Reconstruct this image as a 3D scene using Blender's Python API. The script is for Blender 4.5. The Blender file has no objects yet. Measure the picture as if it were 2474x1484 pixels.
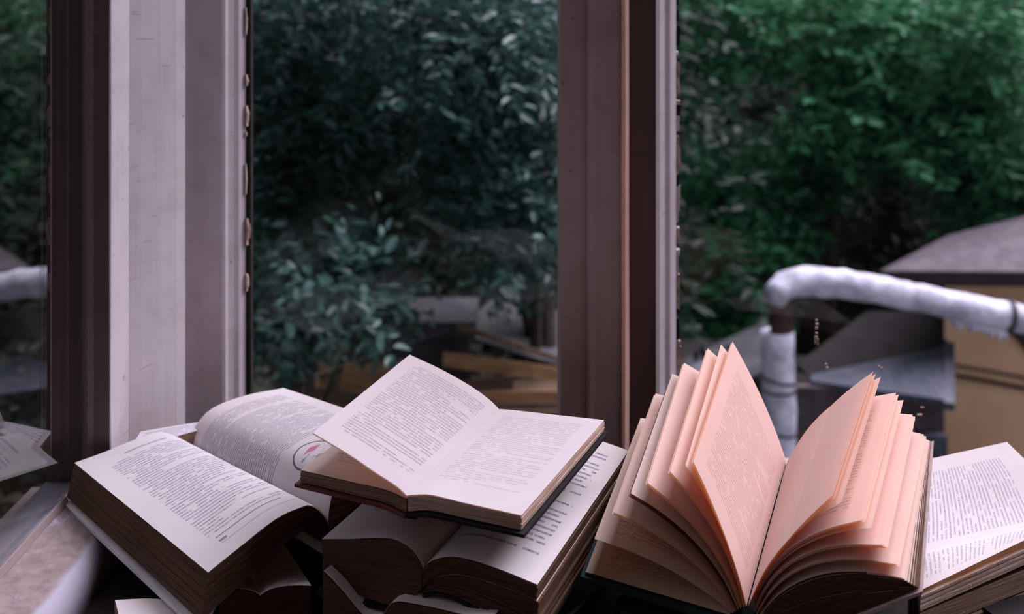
import bpy, bmesh, math, random
import numpy as np
from mathutils import Vector, Matrix

R = math.radians
rng = np.random.default_rng(7)
random.seed(7)
scene = bpy.context.scene
col = scene.collection

# ------------------------------------------------------------------ camera, sky, light, exposure
FOC = 2600.0                       # focal length in pixels of a 2474 wide frame
CX, HY = 1237.0, 0.0               # vertical axis and horizon row (a rise/fall lens: verticals stay upright)
cam_d = bpy.data.cameras.new('camera')
cam = bpy.data.objects.new('camera', cam_d)
col.objects.link(cam)
cam.location = (0, 0, 0)
cam.rotation_euler = (R(90), 0, 0)
cam_d.sensor_width = 36.0
cam_d.lens = 36.0 * FOC / 2474.0
cam_d.shift_y = -(742.0 - HY) / 2474.0
cam_d.clip_start = 0.02
cam_d.clip_end = 200
cam_d.dof.use_dof = True
cam_d.dof.focus_distance = 0.79
cam_d.dof.aperture_fstop = 6.8
scene.camera = cam

world = bpy.data.worlds.new('overcast_sky')
scene.world = world
world.use_nodes = True
wn = world.node_tree.nodes
wn['Background'].inputs['Color'].default_value = (0.80, 0.84, 1.0, 1)
wn['Background'].inputs['Strength'].default_value = 0.68

def sun(name, toward, strength, colour, angle):
    d = bpy.data.lights.new(name, 'SUN')
    d.energy = strength; d.color = colour; d.angle = R(angle)
    o = bpy.data.objects.new(name, d); col.objects.link(o)
    o.rotation_euler = Vector(toward).to_track_quat('Z', 'Y').to_euler()
    return o
sun('veiled_sun', (0.46, 0.26, 0.85), 9.6, (0.98, 0.88, 1.0), 56)

scene.view_settings.view_transform = 'Standard'
scene.view_settings.look = 'None'
scene.view_settings.gamma = 1.0
scene.view_settings.use_curve_mapping = False
scene.view_settings.exposure = 0.0

# ------------------------------------------------------------------ helpers
def P(px, py, d):
    """the point at depth d that the survey of the photograph gives for a pixel"""
    return Vector(((px - CX) / FOC * d, d, (HY - py) / FOC * d))

class Upright:
    """a vertical plane over the plan line o + t*dir (the foot or head end of a book)"""
    def __init__(s, o, d):
        s.o = Vector(o); s.d = Vector(d).normalized()
    def hit(s, px, py):
        u = (px - CX) / FOC; v = (HY - py) / FOC
        t = (u * s.o.y - s.o.x) / (s.d.x - u * s.d.y)
        y = s.o.y + t * s.d.y
        return Vector((u * y, y, v * y))
    def at(s, t, z):
        return Vector((s.o.x + t * s.d.x, s.o.y + t * s.d.y, z))

def props(o, label=None, cat=None, group=None, kind=None):
    if label: o['label'] = label
    if cat: o['category'] = cat
    if group: o['group'] = group
    if kind: o['kind'] = kind
    return o

def empty(name, loc, parent=None):
    o = bpy.data.objects.new(name, None)
    o.empty_display_size = 0.05
    col.objects.link(o)
    if parent is not None:
        o.parent = parent
        o.location = Vector(loc) - Vector(parent_world(parent))
    else:
        o.location = loc
    return o

def parent_world(p):
    v = Vector((0, 0, 0))
    while p is not None:
        v += p.location
        p = p.parent
    return v

def mesh_obj(name, verts, faces, mat, parent=None, uvs=None, smooth=False, kind=None):
    """verts are in world space; the object sits at its parent's origin"""
    base = parent_world(parent) if parent is not None else Vector((0, 0, 0))
    me = bpy.data.meshes.new(name)
    me.from_pydata([tuple(Vector(v) - base) for v in verts], [], faces)
    if uvs is not None:
        ul = me.uv_layers.new(name='UVMap')
        li = [l.vertex_index for l in me.loops]
        arr = np.array([uvs[i] for i in li], dtype=np.float32).ravel()
        ul.data.foreach_set('uv', arr)
    if smooth:
        me.polygons.foreach_set('use_smooth', [True] * len(me.polygons))
    me.materials.append(mat)
    me.update()
    o = bpy.data.objects.new(name, me)
    col.objects.link(o)
    if parent is not None:
        o.parent = parent
    if kind: o['kind'] = kind
    return o

def own_origin(o):
    """move a top-level mesh's origin to the middle of its base"""
    me = o.data
    n = len(me.vertices)
    a = np.empty(n * 3); me.vertices.foreach_get('co', a); a = a.reshape(-1, 3)
    c = np.array([(a[:, 0].min() + a[:, 0].max()) / 2, (a[:, 1].min() + a[:, 1].max()) / 2, a[:, 2].min()])
    me.vertices.foreach_set('co', (a - c).ravel()); me.update()
    o.location = c
    return o

def fix_normals(o):
    bm = bmesh.new(); bm.from_mesh(o.data)
    bmesh.ops.recalc_face_normals(bm, faces=bm.faces)
    bm.to_mesh(o.data); bm.free()
    return o

def box_v(x0, x1, y0, y1, z0, z1):
    v = [(x0, y0, z0), (x1, y0, z0), (x1, y1, z0), (x0, y1, z0), (x0, y0, z1), (x1, y0, z1), (x1, y1, z1), (x0, y1, z1)]
    f = [(0, 3, 2, 1), (4, 5, 6, 7), (0, 1, 5, 4), (1, 2, 6, 5), (2, 3, 7, 6), (3, 0, 4, 7)]
    return v, f

def box(name, x0, x1, y0, y1, z0, z1, mat, parent=None, kind=None, bevel=0.0):
    v, f = box_v(x0, x1, y0, y1, z0, z1)
    o = mesh_obj(name, v, f, mat, parent, kind=kind)
    if bevel:
        bm = bmesh.new(); bm.from_mesh(o.data)
        bmesh.ops.bevel(bm, geom=bm.edges[:], offset=bevel, segments=2, affect='EDGES')
        bm.to_mesh(o.data); bm.free()
    return o

def prism(name, plan, z0, z1, mat, parent=None, kind=None, nz=1, wob=0.0):
    """extrude a plan polygon upward; nz rings with a little hand-made waviness"""
    n = len(plan); v = []; f = []
    for k in range(nz + 1):
        z = z0 + (z1 - z0) * k / nz
        for i, (x, y) in enumerate(plan):
            w = wob * math.sin(k * 1.7 + i * 2.3) * math.sin(k * 0.63 + i)
            v.append((x + w, y, z))
    for k in range(nz):
        for i in range(n):
            j = (i + 1) % n
            f.append((k * n + i, k * n + j, (k + 1) * n + j, (k + 1) * n + i))
    f.append(tuple(range(n))[::-1]); f.append(tuple(nz * n + i for i in range(n)))
    o = mesh_obj(name, v, f, mat, parent, kind=kind)
    return fix_normals(o)

def slab(name, pts, thick, mat, parent=None, kind=None):
    """a flat board: polygon of 3-D points given a thickness downward along its normal"""
    pts = [Vector(p) for p in pts]
    nrm = (pts[1] - pts[0]).cross(pts[2] - pts[0]).normalized()
    if nrm.z < 0: nrm = -nrm
    n = len(pts)
    v = pts + [p - nrm * thick for p in pts]
    f = [tuple(range(n)), tuple(range(n, 2 * n))[::-1]] + [(i, (i + 1) % n, n + (i + 1) % n, n + i) for i in range(n)]
    return fix_normals(mesh_obj(name, v, f, mat, parent, kind=kind))

def tube(name, pts, radii, mat, parent=None, seg=16, jitter=0.0, kind=None, caps=True):
    pts = [Vector(p) for p in pts]; v = []; f = []
    if not isinstance(radii, (list, tuple)): radii = [radii] * len(pts)
    for i, p in enumerate(pts):
        a = pts[max(i - 1, 0)]; b = pts[min(i + 1, len(pts) - 1)]
        t = (b - a).normalized()
        s = t.cross(Vector((0, 0, 1)))
        if s.length < 0.2: s = t.cross(Vector((0, 1, 0)))
        s.normalize(); q = s.cross(t).normalized()
        for k in range(seg):
            an = 2 * math.pi * k / seg
            r = radii[i] * (1 + random.uniform(-jitter, jitter))
            v.append(p + s * math.cos(an) * r + q * math.sin(an) * r)
    for i in range(len(pts) - 1):
        for k in range(seg):
            k2 = (k + 1) % seg
            f.append((i * seg + k, i * seg + k2, (i + 1) * seg + k2, (i + 1) * seg + k))
    if caps:
        f.append(tuple(range(seg))); f.append(tuple((len(pts) - 1) * seg + k for k in range(seg)))
    o = mesh_obj(name, v, f, mat, parent, smooth=True, kind=kind)
    return fix_normals(o)

def spline(pts, n):
    """Catmull-Rom through the points, resampled to n+1 points evenly along the length"""
    p = [Vector(q) for q in pts]
    if len(p) == 2:
        return [p[0].lerp(p[1], i / n) for i in range(n + 1)]
    ext = [p[0] * 2 - p[1]] + p + [p[-1] * 2 - p[-2]]
    dense = []
    for i in range(len(p) - 1):
        a, b, c, d = ext[i], ext[i + 1], ext[i + 2], ext[i + 3]
        for k in range(12):
            t = k / 12
            dense.append(0.5 * ((2 * b) + (c - a) * t + (2 * a - 5 * b + 4 * c - d) * t * t + (3 * b - a - 3 * c + d) * t ** 3))
    dense.append(p[-1])
    acc = [0]
    for i in range(1, len(dense)): acc.append(acc[-1] + (dense[i] - dense[i - 1]).length)
    out = []; j = 0
    for i in range(n + 1):
        s = acc[-1] * i / n
        while j < len(acc) - 2 and acc[j + 1] < s: j += 1
        w = (s - acc[j]) / max(acc[j + 1] - acc[j], 1e-9)
        out.append(dense[j].lerp(dense[j + 1], min(max(w, 0), 1)))
    return out

# ------------------------------------------------------------------ materials
class NB:
    def __init__(s, name):
        s.m = bpy.data.materials.new(name); s.m.use_nodes = True
        s.t = s.m.node_tree; s.n = s.t.nodes; s.n.clear()
        s.out = s.n.new('ShaderNodeOutputMaterial')
    def new(s, typ, **kw):
        x = s.n.new(typ)
        for k, v in kw.items():
            if k in x.inputs.keys() if not isinstance(k, int) else False: s.set(x.inputs[k], v)
            else: setattr(x, k, v)
        return x
    def set(s, inp, v):
        if hasattr(v, 'is_linked') or isinstance(v, bpy.types.NodeSocket): s.t.links.new(v, inp)
        else: inp.default_value = v
    def math(s, op, a, b=None, c=None, clamp=False):
        x = s.n.new('ShaderNodeMath'); x.operation = op; x.use_clamp = clamp
        s.set(x.inputs[0], a)
        if b is not None: s.set(x.inputs[1], b)
        if c is not None: s.set(x.inputs[2], c)
        return x.outputs[0]
    def step(s, v, lo, hi):
        x = s.n.new('ShaderNodeMapRange'); x.interpolation_type = 'SMOOTHSTEP'
        s.set(x.inputs['Value'], v); x.inputs['From Min'].default_value = lo; x.inputs['From Max'].default_value = hi
        return x.outputs['Result']
    def mix(s, fac, a, b):
        x = s.n.new('ShaderNodeMix'); x.data_type = 'RGBA'
        s.set(x.inputs['Factor'], fac); s.set(x.inputs[6], a); s.set(x.inputs[7], b)
        return x.outputs[2]
    def noise(s, vec, scale, detail=2.0, rough=0.5, dims='3D'):
        x = s.n.new('ShaderNodeTexNoise'); x.noise_dimensions = dims
        if vec is not None: s.t.links.new(vec, x.inputs['Vector'])
        x.inputs['Scale'].default_value = scale; x.inputs['Detail'].default_value = detail; x.inputs['Roughness'].default_value = rough
        return x.outputs['Fac']
    def coords(s, which='Object'):
        return s.n.new('ShaderNodeTexCoord').outputs[which]
    def mapping(s, vec, scale=(1, 1, 1), loc=(0, 0, 0)):
        x = s.n.new('ShaderNodeMapping'); s.t.links.new(vec, x.inputs['Vector'])
        x.inputs['Scale'].default_value = scale; x.inputs['Location'].default_value = loc
        return x.outputs[0]
    def combine(s, x_, y_, z_=0.0):
        x = s.n.new('ShaderNodeCombineXYZ'); s.set(x.inputs[0], x_); s.set(x.inputs[1], y_); s.set(x.inputs[2], z_)
        return x.outputs[0]
    def principled(s, colour, rough=0.6, spec=0.3, normal=None, metallic=0.0):
        b = s.n.new('ShaderNodeBsdfPrincipled')
        s.set(b.inputs['Base Color'], colour); s.set(b.inputs['Roughness'], rough)
        b.inputs['Specular IOR Level'].default_value = spec; b.inputs['Metallic'].default_value = metallic
        if normal is not None: s.t.links.new(normal, b.inputs['Normal'])
        return b.outputs[0]
    def bump(s, h, strength=0.3, dist=0.002):
        x = s.n.new('ShaderNodeBump'); s.t.links.new(h, x.inputs['Height'])
        x.inputs['Strength'].default_value = strength; x.inputs['Distance'].default_value = dist
        return x.outputs[0]
    def done(s, shader):
        s.t.links.new(shader, s.out.inputs['Surface']); return s.m

def plain(name, c1, c2, scale=20, rough=0.7, spec=0.2, bump=0.2, dist=0.002, metallic=0.0, stretch=(1, 1, 1)):
    b = NB(name); co = b.mapping(b.coords(), scale=stretch)
    n = b.noise(co, scale, 5, 0.6)
    c = b.mix(b.step(n, 0.35, 0.65), (*c1, 1), (*c2, 1))
    return b.done(b.principled(c, rough, spec, b.bump(n, bump, dist), metallic))

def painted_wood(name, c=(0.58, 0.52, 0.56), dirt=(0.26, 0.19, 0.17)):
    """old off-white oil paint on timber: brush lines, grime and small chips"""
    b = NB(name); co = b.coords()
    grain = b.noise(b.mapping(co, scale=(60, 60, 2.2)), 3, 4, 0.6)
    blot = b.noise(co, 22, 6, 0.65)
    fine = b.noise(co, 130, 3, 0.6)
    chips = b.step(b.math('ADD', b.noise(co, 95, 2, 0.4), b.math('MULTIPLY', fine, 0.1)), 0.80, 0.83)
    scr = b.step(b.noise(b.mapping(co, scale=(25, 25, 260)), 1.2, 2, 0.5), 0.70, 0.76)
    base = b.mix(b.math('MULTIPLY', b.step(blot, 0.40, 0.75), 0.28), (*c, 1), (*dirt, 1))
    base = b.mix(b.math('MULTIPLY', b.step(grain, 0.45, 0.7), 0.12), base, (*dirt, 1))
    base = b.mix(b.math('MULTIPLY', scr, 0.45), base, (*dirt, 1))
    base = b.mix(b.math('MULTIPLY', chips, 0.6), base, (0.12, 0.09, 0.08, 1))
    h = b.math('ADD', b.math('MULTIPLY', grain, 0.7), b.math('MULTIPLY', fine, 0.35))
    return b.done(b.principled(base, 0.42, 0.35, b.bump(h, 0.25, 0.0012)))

def peeling_paint(name):
    b = NB(name); co = b.coords()
    n = b.noise(co, 16, 6, 0.62); n2 = b.noise(co, 95, 4, 0.6)
    sx = b.n.new('ShaderNodeSeparateXYZ'); b.t.links.new(co, sx.inputs[0])
    xx = b.math('ADD', sx.outputs[0], b.math('MULTIPLY_ADD', n, 0.016, -0.008))
    band = b.math('MULTIPLY', b.step(xx, 0.0015, 0.004), b.math('SUBTRACT', 1.0, b.step(xx, 0.040, 0.047)))
    peel = b.math('MULTIPLY', band, b.step(b.math('ADD', n, b.math('MULTIPLY', n2, 0.35)), 0.50, 0.62))
    c = b.mix(peel, (0.36, 0.34, 0.42, 1), b.mix(n2, (0.07, 0.045, 0.042, 1), (0.40, 0.31, 0.31, 1)))
    h = b.math('SUBTRACT', b.math('MULTIPLY', n2, 0.5), peel)
    return b.done(b.principled(c, 0.6, 0.3, b.bump(h, 0.6, 0.002)))

def glass_mat(name, r0=0.04, tint=(0.97, 0.98, 0.98)):
    """window glass: clear, mirror-like at a grazing view"""
    b = NB(name)
    lw = b.n.new('ShaderNodeLayerWeight'); lw.inputs['Blend'].default_value = 0.5
    f = b.math('MULTIPLY_ADD', b.math('POWER', lw.outputs['Facing'], 5.0), 1 - r0, r0)
    tr = b.n.new('ShaderNodeBsdfTransparent'); tr.inputs['Color'].default_value = (*tint, 1)
    gl = b.n.new('ShaderNodeBsdfGlossy'); gl.inputs['Roughness'].default_value = 0.0
    mx = b.n.new('ShaderNodeMixShader'); b.t.links.new(f, mx.inputs[0])
    b.t.links.new(tr.outputs[0], mx.inputs[1]); b.t.links.new(gl.outputs[0], mx.inputs[2])
    return b.done(mx.outputs[0])

def paper_shader(b, colour, trans=(1.0, 0.60, 0.33), tfac=0.28, bumpn=None):
    d = b.n.new('ShaderNodeBsdfDiffuse'); b.set(d.inputs['Color'], colour); d.inputs['Roughness'].default_value = 0.4
    t = b.n.new('ShaderNodeBsdfTranslucent'); t.inputs['Color'].default_value = (*trans, 1)
    mx = b.n.new('ShaderNodeMixShader'); mx.inputs[0].default_value = tfac
    b.t.links.new(d.outputs[0], mx.inputs[1]); b.t.links.new(t.outputs[0], mx.inputs[2])
    if bumpn is not None:
        b.t.links.new(bumpn, d.inputs['Normal'])
    return mx.outputs[0]

def page_mat(name, paper=(0.80, 0.75, 0.74), ink=(0.12, 0.13, 0.27), lines=40, seed=1.0, margins=(0.12, 0.12, 0.10, 0.10),
             strength=0.62, words=7.0, para=0.18, gaps=0.0, tfac=0.22, trans=(1.0, 0.60, 0.33), drawing=None, footnote=False, headrule=False):
    """a printed page: UV u along the text lines, v from the head to the foot"""
    l, r, t, bt = margins
    b = NB(name)
    uv = b.n.new('ShaderNodeSeparateXYZ'); b.t.links.new(b.coords('UV'), uv.inputs[0])
    u, v = uv.outputs[0], uv.outputs[1]
    y = b.math('MULTIPLY', b.math('SUBTRACT', v, t), lines / (1 - t - bt))
    row = b.math('FLOOR', y); fr = b.math('FRACT', y)
    line = b.math('MULTIPLY', b.step(fr, 0.22, 0.34), b.math('SUBTRACT', 1.0, b.step(fr, 0.62, 0.74)))
    wn_ = b.n.new('ShaderNodeTexWhiteNoise'); wn_.noise_dimensions = '1D'
    b.set(wn_.inputs['W'], b.math('ADD', row, seed * 13.7))
    rnd = wn_.outputs['Value']
    wn2 = b.n.new('ShaderNodeTexWhiteNoise'); wn2.noise_dimensions = '1D'
    b.set(wn2.inputs['W'], b.math('ADD', row, seed * 13.7 + 501.3))
    rnd2 = wn2.outputs['Value']
    short = b.math('LESS_THAN', rnd, para)                       # last line of a paragraph
    end = b.math('SUBTRACT', 1 - r, b.math('MULTIPLY', short, b.math('MULTIPLY_ADD', rnd2, 0.5, 0.1)))
    indent = b.math('MULTIPLY', b.math('GREATER_THAN', rnd, 1 - para), 0.05)
    inl = b.math('MULTIPLY', b.math('GREATER_THAN', u, b.math('ADD', indent, l)), b.math('LESS_THAN', u, end))
    inv = b.math('MULTIPLY', b.math('GREATER_THAN', v, t), b.math('LESS_THAN', v, 1 - bt))
    wc = b.combine(b.math('MULTIPLY', u, words * 2.2), b.math('MULTIPLY', row, 3.71), seed)
    word = b.step(b.noise(wc, 1.0, 1.0, 0.4), 0.36, 0.42)
    lc = b.combine(b.math('MULTIPLY', u, words * 14.0), b.math('MULTIPLY', y, 1.6), seed + 5)
    letter = b.math('MULTIPLY_ADD', b.step(b.noise(lc, 1.0, 1.5, 0.5), 0.36, 0.62), 0.55, 0.45)
    m = b.math('MULTIPLY', b.math('MULTIPLY', line, inl), b.math('MULTIPLY', inv, b.math('MULTIPLY', word, letter)))
    if gaps:
        wn3 = b.n.new('ShaderNodeTexWhiteNoise'); wn3.noise_dimensions = '1D'
        b.set(wn3.inputs['W'], b.math('ADD', row, seed * 7.1 + 77.7))
        m = b.math('MULTIPLY', m, b.math('GREATER_THAN', wn3.outputs['Value'], gaps))
    def strip(v0, v1, u0, u1):
        a = b.math('MULTIPLY', b.math('GREATER_THAN', v, v0), b.math('LESS_THAN', v, v1))
        c = b.math('MULTIPLY', b.math('GREATER_THAN', u, u0), b.math('LESS_THAN', u, u1))
        return b.math('MULTIPLY', a, c)
    if footnote:                                                 # rule, folio
        m = b.math('MAXIMUM', m, strip(1 - bt + 0.018, 1 - bt + 0.024, l + 0.02, 0.62))
        m = b.math('MAXIMUM', m, strip(1 - bt + 0.040, 1 - bt + 0.052, l + 0.02, l + 0.07))
        m = b.math('MAXIMUM', m, b.math('MULTIPLY', strip(1 - bt + 0.060, 1 - bt + 0.064, l + 0.02, 0.7), 0.7))
    if headrule:
        m = b.math('MAXIMUM', m, b.math('MULTIPLY', strip(t - 0.045, t - 0.034, 0.30, 0.62), 0.8))
    age = b.noise(b.coords(), 14, 4, 0.6)
    fib = b.noise(b.coords(), 420, 2, 0.6)
    pc = b.mix(b.math('MULTIPLY', b.step(age, 0.35, 0.8), 0.22), (*paper, 1), (paper[0] * 0.82, paper[1] * 0.72, paper[2] * 0.62, 1))
    c = b.mix(b.math('MULTIPLY', m, strength), pc, (*ink, 1))
    if drawing:                                                  # small round vignette printed in blue with a pink patch
        du, dv, rad, asp = drawing
        x = b.math('SUBTRACT', u, du); yy = b.math('MULTIPLY', b.math('SUBTRACT', v, dv), asp)
        rr = b.math('SQRT', b.math('ADD', b.math('MULTIPLY', x, x), b.math('MULTIPLY', yy, yy)))
        ring = b.math('LESS_THAN', b.math('ABSOLUTE', b.math('SUBTRACT', rr, rad)), 0.006)
        inside = b.math('LESS_THAN', rr, rad)
        wash = b.math('MULTIPLY', inside, b.step(b.noise(b.combine(x, yy, 2.0), 22, 3, 0.6), 0.50, 0.62))
        c = b.mix(b.math('MULTIPLY', inside, 0.9), c, pc)
        c = b.mix(b.math('MULTIPLY', b.math('MULTIPLY', wash, b.math('GREATER_THAN', yy, rad * -0.1)), 0.65), c, (0.10, 0.13, 0.24, 1))
        c = b.mix(b.math('MULTIPLY', ring, 0.85), c, (0.06, 0.08, 0.16, 1))
        px_ = b.math('ADD', x, rad * -0.15); py_ = b.math('ADD', yy, rad * 0.32)
        tri = b.math('MULTIPLY', b.math('LESS_THAN', b.math('ADD', b.math('ABSOLUTE', py_), b.math('MULTIPLY', b.math('ABSOLUTE', px_), 0.42)), rad * 0.22), 1.0)
        c = b.mix(b.math('MULTIPLY', tri, 0.75), c, (0.55, 0.10, 0.22, 1))
    return b.done(paper_shader(b, c, trans, tfac, b.bump(fib, 0.08, 0.0004)))

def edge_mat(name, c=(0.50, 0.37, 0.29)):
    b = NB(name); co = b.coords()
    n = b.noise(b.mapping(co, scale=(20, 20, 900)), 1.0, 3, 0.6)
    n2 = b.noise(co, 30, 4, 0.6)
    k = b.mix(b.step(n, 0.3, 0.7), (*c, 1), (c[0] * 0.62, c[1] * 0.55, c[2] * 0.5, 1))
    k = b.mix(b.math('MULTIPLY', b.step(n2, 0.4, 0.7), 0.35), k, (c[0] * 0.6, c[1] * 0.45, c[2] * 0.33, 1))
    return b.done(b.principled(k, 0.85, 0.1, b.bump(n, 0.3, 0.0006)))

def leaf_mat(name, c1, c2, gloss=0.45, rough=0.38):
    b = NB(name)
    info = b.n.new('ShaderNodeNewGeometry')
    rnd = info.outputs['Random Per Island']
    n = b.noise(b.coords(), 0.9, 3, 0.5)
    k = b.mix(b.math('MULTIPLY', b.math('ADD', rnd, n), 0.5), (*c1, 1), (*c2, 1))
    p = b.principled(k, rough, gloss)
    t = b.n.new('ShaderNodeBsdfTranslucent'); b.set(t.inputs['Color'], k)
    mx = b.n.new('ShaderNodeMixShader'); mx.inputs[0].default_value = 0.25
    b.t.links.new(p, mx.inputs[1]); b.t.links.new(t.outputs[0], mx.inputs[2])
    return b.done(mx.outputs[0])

M = {}
M['paint'] = painted_wood('white_paint')
M['paint_shaded'] = painted_wood('shaded_paint', (0.30, 0.23, 0.23), (0.14, 0.10, 0.09))  # the white paint darkened, shade of the room-facing posts put into its colour
M['paint_dark'] = painted_wood('dark_brown_paint', (0.085, 0.057, 0.052), (0.04, 0.028, 0.024))  # darker brown version of the frame paint, for stile front and recess
M['bead'] = painted_wood('pinkish_paint', (0.62, 0.36, 0.31), (0.30, 0.17, 0.14))
M['peel'] = peeling_paint('peeling_sill_paint')
M['putty'] = plain('old_putty', (0.62, 0.46, 0.40), (0.30, 0.22, 0.20), 60, 0.8, 0.1, 0.6, 0.002)
M['gap_black'] = plain('black_gap_fill', (0.015, 0.013, 0.013), (0.03, 0.027, 0.025), 60, 0.8)  # black that stands in for the dark inside open gaps
M['glass'] = glass_mat('window_glass', 0.010)
M['glass_left'] = glass_mat('old_mirror_like_glass', 0.20, (0.90, 0.91, 0.91))
M['sill'] = plain('dark_sill_board', (0.018, 0.013, 0.012), (0.034, 0.025, 0.021), 18, 0.6, 0.2, 0.2)
M['wall'] = plain('plaster_wall', (0.30, 0.25, 0.23), (0.34, 0.28, 0.26), 6, 0.9)
M['floor'] = plain('floor_board', (0.10, 0.06, 0.04), (0.16, 0.10, 0.06), 5, 0.6, 0.3)
M['door'] = plain('pale_door_paint', (0.78, 0.74, 0.76), (0.70, 0.66, 0.68), 4, 0.5)
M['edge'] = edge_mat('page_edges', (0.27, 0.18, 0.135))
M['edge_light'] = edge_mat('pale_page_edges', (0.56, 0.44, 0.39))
M['edge_shaded'] = edge_mat('shaded_page_edges', (0.095, 0.055, 0.038))  # page edges darkened to stand in for shade on the book fronts
M['cover_black'] = plain('black_cloth_cover', (0.008, 0.007, 0.008), (0.014, 0.012, 0.012), 200, 0.8)
M['cover_white'] = plain('pale_board_cover', (0.66, 0.62, 0.66), (0.58, 0.54, 0.58), 40, 0.6)
M['cover_grey'] = plain('worn_grey_cover', (0.50, 0.40, 0.37), (0.40, 0.31, 0.29), 60, 0.7)
M['cover_red'] = plain('dark_red_cover', (0.10, 0.025, 0.025), (0.14, 0.04, 0.035), 60, 0.6)
M['cover_teal'] = plain('teal_cloth_cover', (0.012, 0.034, 0.037), (0.022, 0.055, 0.06), 120, 0.8)
M['cover_brown'] = plain('brown_cover', (0.08, 0.045, 0.03), (0.12, 0.07, 0.045), 60, 0.7)
M['leaf_blue'] = leaf_mat('glossy_blue_green_leaf', (0.010, 0.032, 0.028), (0.065, 0.155, 0.13), 0.45, 0.40)
M['leaf_green'] = leaf_mat('soft_green_leaf', (0.024, 0.105, 0.05), (0.09, 0.32, 0.15), 0.22, 0.55)
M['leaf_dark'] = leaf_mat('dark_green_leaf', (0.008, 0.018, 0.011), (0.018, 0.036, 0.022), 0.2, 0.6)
M['bark'] = plain('bark', (0.03, 0.024, 0.02), (0.06, 0.045, 0.038), 14, 0.9, 0.1, 0.6, 0.01)
M['earth'] = plain('dark_earth', (0.020, 0.020, 0.014), (0.035, 0.032, 0.022), 3, 0.95, 0.05)
M['hill'] = plain('wooded_slope', (0.007, 0.012, 0.008), (0.014, 0.020, 0.013), 2, 0.95, 0.05)
M['ochre'] = plain('ochre_plaster', (0.80, 0.46, 0.27), (0.88, 0.54, 0.35), 2.2, 0.85, 0.1, 0.2, 0.005)
M['roof'] = plain('purple_grey_roofing', (0.060, 0.048, 0.062), (0.095, 0.078, 0.095), 9, 0.7, 0.2, 0.4, 0.01)
M['fascia'] = plain('dark_fascia', (0.028, 0.018, 0.020), (0.04, 0.028, 0.03), 8, 0.8)
M['sheet'] = plain('blue_grey_sheet', (0.042, 0.048, 0.070), (0.072, 0.076, 0.10), 7, 0.55, 0.3, 0.3, 0.01, stretch=(6, 1, 1))
M['shed_dark'] = plain('tarred_roof', (0.007, 0.005, 0.006), (0.014, 0.010, 0.012), 5, 0.8)
M['shed_plank'] = plain('weathered_plank', (0.06, 0.042, 0.05), (0.10, 0.075, 0.085), 10, 0.8, stretch=(1, 1, 8))
M['wrap'] = plain('cloth_pipe_wrap', (0.66, 0.64, 0.76), (0.36, 0.35, 0.44), 9, 0.6, 0.3, 0.8, 0.02)
M['rust'] = plain('rusty_pipe', (0.035, 0.018, 0.016), (0.07, 0.035, 0.028), 20, 0.8)
M['strap'] = plain('dark_strap', (0.03, 0.03, 0.04), (0.05, 0.05, 0.06), 20, 0.6)
M['timber'] = plain('raw_ochre_timber', (0.18, 0.095, 0.045), (0.27, 0.155, 0.08), 7, 0.8, 0.1, 0.4, 0.01, stretch=(1, 6, 6))
M['timber_dark'] = plain('old_timber', (0.07, 0.045, 0.032), (0.11, 0.07, 0.05), 7, 0.85, 0.1, 0.4, 0.01, stretch=(1, 6, 6))
M['concrete'] = plain('grey_concrete', (0.032, 0.032, 0.036), (0.055, 0.055, 0.060), 5, 0.9)

# ------------------------------------------------------------------ room shell
SILL = -0.455
ZT = 2.3
XL = -0.3727                       # plane of the left pane
box('floor', -2.6, 1.25, -3.3, 1.15, -1.32, -1.25, M['floor'], kind='structure')
box('ceiling', -2.6, 1.25, -3.3, 1.20, ZT, ZT + 0.08, M['wall'], kind='structure')
box('wall_back', -2.6, 1.25, -3.4, -3.3, -1.25, ZT, M['wall'], kind='structure')
box('wall_west', -2.7, -2.6, -3.4, -0.05, -1.25, ZT, M['wall'], kind='structure')
box('wall_left', -2.6, XL - 0.02, -0.15, -0.05, -1.25, ZT, M['wall'], kind='structure')
w = empty('wall_right', (1.25, -1.0, -1.25)); w['kind'] = 'structure'
box('wall_section', 1.2, 1.3, -3.4, 0.25, -1.25, ZT, M['wall'], w)
box('wall_section', 1.2, 1.3, 0.25, 1.2, -1.25, -0.46, M['wall'], w)
box('wall_front', XL - 0.1, 1.3, 1.06, 1.2, -1.25, SILL - 0.056, M['wall'], kind='structure')
box('wall_bay', XL - 0.1, XL - 0.005, -0.05, 1.06, -1.25, SILL - 0.025, M['wall'], kind='structure')
d1 = empty('door_1', (-0.80, -3.28, -1.25)); d1['kind'] = 'structure'
box('door_leaf', -1.0, -0.62, -3.3, -3.26, -1.25, 0.75, M['door'], d1, bevel=0.004)
box('door_panel', -0.94, -0.68, -3.262, -3.25, -0.2, 0.6, M['door'], d1, bevel=0.004)
box('door_panel', -0.94, -0.68, -3.262, -3.25, -1.1, -0.35, M['door'], d1, bevel=0.004)
tube('door_handle', [(-0.67, -3.25, -0.27), (-0.67, -3.22, -0.27), (-0.73, -3.22, -0.27)], 0.008, M['strap'], d1, 8)
box('trim_5', -0.372, 1.2, 0.30, 1.055, SILL - 0.03, SILL, M['sill'], kind='structure')        # deep window board

ZB, ZH = SILL - 0.002, 2.29
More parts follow.
